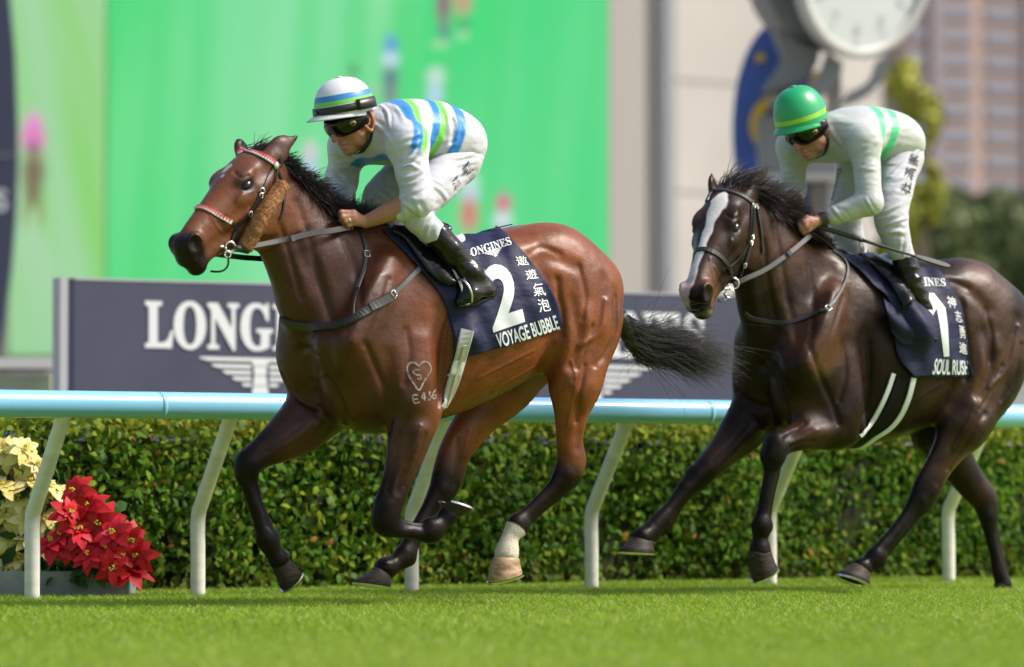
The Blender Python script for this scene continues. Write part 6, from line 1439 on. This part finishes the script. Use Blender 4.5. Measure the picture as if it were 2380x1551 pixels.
# ------------------------------------------------------------------ stand building with beige piers
M_BEIGE = mat('beige_cladding', (.52, .47, .40), .75, .3); noise_col(M_BEIGE, (.385, .36, .325), (.445, .415, .375), .5); M_PIER = mat('grey_beige_pier', (.30, .28, .255), .75); M_DARK = mat('brown_reveal', (.18, .155, .135), .7); M_BGREY = mat('blue_grey_reveal', (.22, .23, .25), .6)
class Wall:
    """upright plane through a pixel column at depth Y, running away to the right"""
    def __init__(s, u, Y, th): s.o = at_depth(u, 1119, Y); s.o[2] = 0; s.d = np.array([math.sin(th), math.cos(th), 0]); s.n = np.array([s.d[1], -s.d[0], 0])
    def at(s, u, v=800, y=0.0): d = ray(u, v); o = s.o + s.n * y; p = CAM + d * (((o - CAM) @ s.n) / (d @ s.n)); return (p - s.o) @ s.d, p[2]
    def mat(s): m = Matrix.Identity(4); m.col[0][:3] = s.d; m.col[1][:3] = -s.n; m.col[3][:3] = s.o; return m
wl = Wall(1405, 62.0, R(56)); e = empty('stand_building', 'beige stand building with tall piers right of the video screen', 'building', wl.mat()); zt = 16.0
def slab(u0, u1, y0, dy, name, m, z0=0, z1=zt):
    a, b = wl.at(u0, 800, -y0)[0], wl.at(u1, 800, -y0)[0]; return MB().box(((a + b) / 2, y0 + dy / 2, (z0 + z1) / 2), (b - a, dy, z1 - z0)).build(name, m, e, False)
slab(1400, 2052, .8, 3.0, 'wall', M_BEIGE); slab(1405, 1503, -.2, .98, 'pier', M_PIER); slab(1504, 1546, .45, .33, 'reveal', M_DARK); slab(1547, 1572, .4, .38, 'reveal', M_BGREY)
for z in np.arange(1.6, 15, 1.85):
    slab(1574, 2050, .78, .018, 'panel_joint', M_PIER, z, z + .03)
for u in (1512, 1526, 1540): slab(u, u + 3, .40, .046, 'reveal_rib', M_BGREY)
lap('stand')

# ------------------------------------------------------------------ clock with its sculpture
M_CGREY = mat('brushed_grey_metal', (.19, .19, .195), .5, .4, .1); M_CGRN = mat('dark_green_rim', (.030, .042, .038), .5); M_FACE = mat('clock_face', (.50, .525, .54), .25, .5, Coat_Weight=.4); M_CRIM = mat('pale_rim', (.40, .40, .375), .45); M_BLUE = mat('blue_disc', (.045, .10, .36), .55); M_YEL = mat('yellow_ring', (.68, .44, .02), .5); M_NUM = mat('grey_numerals', (.30, .32, .33), .6)
Yc = 34.0; cc = at_depth(2008, -78, Yc); e = empty('clock', 'large round white clock on a curved grey metal stand with a blue and yellow disc', 'clock', Matrix.Translation((cc[0], Yc, 0))); eo = np.array([cc[0], Yc, 0]); cc = cc - eo
fn = np.array([.62, -.76, -.16]); fn /= np.linalg.norm(fn); fu = Z3 - fn * fn[2]; fu /= np.linalg.norm(fu); fx = np.cross(fu, fn); fx = fx if fx[0] > 0 else -fx
def disc(c, r, a, b, name, m, par, rr=None, n=64):
    mb = MB(); V = []
    prof = [(a, 0), (a, r * .98), (a + (b - a) * .05, r), (b - (b - a) * .05, r), (b, r * .98), (b, 0)] if rr is None else [(a, rr), (a, r), (b, r), (b, rr), (a, rr)]
    for y, q in prof:
        for k in range(n): t = 2 * math.pi * k / n; V.append(c + fn * y + q * (math.cos(t) * fx + math.sin(t) * fu))
    return mb.add(V, [(i*n+k, i*n+(k+1) % n, (i+1)*n+(k+1) % n, (i+1)*n+k) for i in range(len(prof)-1) for k in range(n)]).build(name, m, par)
RC = 195 * Yc / F
disc(cc, RC, -.02, .0, 'face', M_FACE, e); disc(cc, RC * 1.10, -.06, .05, 'rim', M_CRIM, e, RC * .985); disc(cc, RC * 1.07, -.42, -.06, 'case', M_CGRN, e); disc(cc, RC * 1.02, -.75, -.42, 'case_back', M_CGREY, e)
for k in range(1, 13):
    t = math.pi / 2 - k * math.pi / 6; V, Fc = text2d(str(k), .01, 9); h = RC * .17; p = cc + RC * .76 * (math.cos(t) * fx + math.sin(t) * fu) + fn * .004; link('numeral', mesh_np(p + ((V[:, :1] - .5) * fx * h * (.7 if k < 10 else 1.2) + (V[:, 1:] - .5) * fu * h), Fc, False), M_NUM, e)
    p = cc + RC * .93 * (math.cos(t) * fx + math.sin(t) * fu) + fn * .004; V4 = [p + fx * x * .035 + fu * y * .012 for x, y in ((-1,-1),(1,-1),(1,1),(-1,1))]; link('hour_mark', mesh_np(V4, [(0,1,2,3)], False), M_NUM, e)
for t, L_, w in ((1.1, .5, .04), (2.4, .72, .028)):
    d = math.cos(t) * fx + math.sin(t) * fu; s = np.cross(fn, d); V4 = [cc + fn * .008 + d * a * RC + s * b * w for a, b in ((-.12,-1),(L_,-.4),(L_,.4),(-.12,1))]; link('hand', mesh_np(V4, [(0,1,2,3)], False), M_NUM, e)
def plate(pts, w, name, m, Y=Yc + .3, t=.05):
    """curved metal band seen side on: polyline of pixels swept across depth"""
    P = spline(pts, 26); m_ = MB()
    for u, v in P:
        p = at_depth(u, v, Y) - eo; m_.V += [p, p + np.array([.0, w, 0]), p + np.array([t, w, 0]), p + np.array([t, 0, 0])]
    for k in range(25): a = k * 4; m_.F += [(a+j, a+(j+1) % 4, a+4+(j+1) % 4, a+4+j) for j in range(4)]
    m_.F += [(0, 1, 2, 3), (103, 102, 101, 100)]; return m_.build(name, m, e)
def flat(pts, d, name, m, Y, par=None):
    """solid plate cut to an outline, thickness d away from the viewer"""
    P = [at_depth(u, v, Y) - eo for u, v in pts]; n = len(P); V = P + [p + np.array([0, d, 0]) for p in P]
    return MB().add(V, [tuple(range(n)), tuple(range(2*n-1, n-1, -1))] + [(i, (i+1) % n, n + (i+1) % n, n + i) for i in range(n)]).build(name, m, par or e, False)
flat(spline([(1772,-60),(1788,20),(1806,80),(1822,120),(1812,150),(1790,180),(1778,205),(1800,208),(1850,195),(1890,165),(1905,120),(1900,60),(1870,-10),(1850,-60)], 40), .5, 'arm', M_CGREY, Yc + .25)
flat(spline([(1925,120),(1910,160),(1890,190),(1850,215),(1800,225),(1790,240),(1850,240),(1905,225),(1945,190),(1960,150)], 30), .35, 'arm', M_CGREY, Yc + .1)
flat(spline([(2040,140),(2030,170),(2010,195),(1975,215),(1955,240),(2000,230),(2040,200),(2062,165),(2068,130)], 30), .3, 'arm', M_CGREY, Yc + .2)
flat([(1925,140),(1955,140),(1955,620),(1925,620)], .25, 'column', M_CRIM, Yc + .6); flat([(1765,268),(1948,268),(1948,402),(1765,402)], .35, 'sign_panel', M_CGREY, Yc + .5); flat([(1768,404),(2150,404),(2150,418),(1768,418)], .3, 'shelf', M_CRIM, Yc + .45)
flat([(2110,285),(2150,285),(2150,404),(2110,404)], .3, 'box', M_CGREY, Yc + .5); flat([(1848,418),(1872,418),(1872,700),(1848,700)], .3, 'blue_post', M_BLUE, Yc + .55); flat([(1880,418),(1925,418),(1925,700),(1880,700)], .3, 'post', M_DARK, Yc + .6)
t = np.linspace(0, 2 * math.pi, 60, endpoint=False); bd = flat([(1806 + 101 * math.cos(q), 300 + 248 * math.sin(q)) for q in t], .25, 'disc', M_BLUE, Yc + 1.1)
yr = [(1806 + 64 * math.cos(q), 290 + 70 * math.sin(q)) for q in np.linspace(1.9, 5.4, 24)] + [(1806 + 40 * math.cos(q), 290 + 42 * math.sin(q)) for q in np.linspace(5.4, 1.9, 24)]
flat(yr, .05, 'yellow_ring', M_YEL, Yc + 1.02, e); flat([(1756,128),(1775,122),(1778,140),(1760,146)], .05, 'yellow_dot', M_YEL, Yc + 1.02, e); flat([(1880,190),(1900,160),(1905,185),(1890,200)], .05, 'yellow_dot', M_YEL, Yc + 1.02, e)
z = at_depth(1850, 700, Yc + .6)[2]; MB().box((-.35, .8, z / 2), (2.2, 1.0, z)).build('base', M_BEIGE, e, False)
lap('clock')

# ------------------------------------------------------------------ tower block, trees, wall on the right
M_TOWER = mat('pinkish_render', (.40, .31, .275), .9, .1); noise_col(M_TOWER, (.36, .265, .225), (.41, .30, .255), .08); M_TBAND = mat('grey_tower_band', (.22, .185, .195), .8); M_GLASS = mat('window_glass', (.20, .205, .235), .5, .2); M_TRED = mat('reddish_band', (.30, .19, .165), .8)
tw = Wall(2100, 180.0, R(62)); e = empty('tower_block', 'pinkish high-rise tower block with rows of windows far behind on the right', 'building', tw.mat())
zt = tw.at(2200, -140)[1]; sx = lambda u: tw.at(u)[0]
MB().box(((sx(2700)) / 2, 6.5, zt / 2), (sx(2700), 13, zt)).build('wall', M_TOWER, e, False)
for u0, u1, mm in ((2160, 2186, M_TBAND), (2384, 2400, M_TBAND)): MB().box(((sx(u0) + sx(u1)) / 2, -.15, zt / 2), (sx(u1) - sx(u0), .3, zt)).build('pilaster', mm, e, False)
for v in range(-110, 480, 58):
    z0, z1 = tw.at(2200, v + 30)[1], tw.at(2200, v)[1]
    for (u0, u1) in ((2108, 2156), (2192, 2262), (2292, 2368), (2406, 2480)):
        w_ = MB().box(((sx(u0) + sx(u1)) / 2, -.04, (z0 + z1) / 2), (sx(u1) - sx(u0), .14, z1 - z0)).build('window', M_GLASS, e, False)
        MB().box(((sx(u0) + sx(u1)) / 2, -.09, z0 - .06), (sx(u1) - sx(u0) + .1, .2, .08)).build('sill', M_TBAND, w_, False)
M_BARK = mat('bark', (.09, .07, .05), .9); noise_col(M_BARK, (.06, .045, .03), (.13, .10, .07), 5)
M_CROWN = mat('tree_foliage', (.05, .09, .02), .6, .25); attr_col(M_CROWN)
def tree(c, crowns, col, label, seed, leaf=.22, n=5000):
    r = np.random.default_rng(seed); u, Y = c; g = at_depth(u, 1119, Y); g[2] = 0; e = empty('tree', label, 'tree', Matrix.Translation(g), 'trees beside the tower block'); P, N = [], []; m = MB()
    for cu, cv, ru, rv in crowns:
        cen = at_depth(cu, cv, Y) - g; R3 = np.array([ru * Y / F, ru * Y / F, rv * Y / F]); k = int(n * ru * rv / sum(a[2] * a[3] for a in crowns)); d = r.normal(size=(k, 3)); d /= np.linalg.norm(d, axis=1)[:, None]
        q = cen + d * R3 * (r.random(k) ** .45)[:, None] * (.75 + .5 * vnoise(d * 1.0, 4, seed + 3))[:, None]; P.append(q); N.append(d + r.normal(size=(k, 3)) * .5)
        m.tube(spline([(0, 0, 0), (cen[0] * .3, cen[1] * .3, cen[2] * .45), cen], 10), np.linspace(.22, .05, 10), 8)
    P, N = np.vstack(P), np.vstack(N); N /= np.linalg.norm(N, axis=1)[:, None]; m.build('trunk', M_BARK, e)
    cc_ = mix(np.array([col[0]]).repeat(len(P), 0), col[1], np.clip(.6 * vnoise(P, 1.3, seed) + .5 * r.random(len(P)) - .1, 0, 1)); fo = leaves(P, N, r.uniform(.6, 1.3, len(P)) * leaf, cc_, seed, 'crown', M_CROWN, e, .7); return e
tree((2115, 62.0), [(2100,195,42,62),(2145,275,48,62),(2098,350,62,80),(2158,450,40,70),(2095,490,58,80),(2075,590,45,70)], ((.16,.18,.018),(.36,.35,.04)), 'slender yellow green tree left of the tower block', 61, .20, 3000)
tree((2200, 75.0), [(2190,540,90,110),(2130,640,70,80),(2230,640,80,80)], ((.030,.055,.013),(.10,.13,.036)), 'round dark green tree below the tower block', 62, .30, 8000)
tree((2320, 78.0), [(2320,560,100,120),(2300,680,90,90),(2390,640,90,120)], ((.028,.050,.013),(.09,.118,.034)), 'wide dark green tree at the right edge behind the dark horse', 63, .30, 8000)
tree((2420, 82.0), [(2430,560,90,140),(2440,700,80,90)], ((.028,.050,.013),(.09,.118,.034)), 'dark green tree cut off by the right edge of the picture', 64, .24, 3500)
a, b = at_depth(1880, 880, 32.0), at_depth(2560, 880, 32.0); e = empty('boundary_wall', 'low cream wall behind the hedge at the far right', 'wall', Matrix.Translation(((a[0] + b[0]) / 2, 32.2, 0))); MB().box((0, 0, a[2] / 2), (b[0] - a[0], .25, a[2])).build('wall', M_CREAM, e, False); MB().box((0, 0, a[2] + .03), (b[0] - a[0] + .1, .34, .06)).build('coping', M_PIER, e, False)
lap('environment')
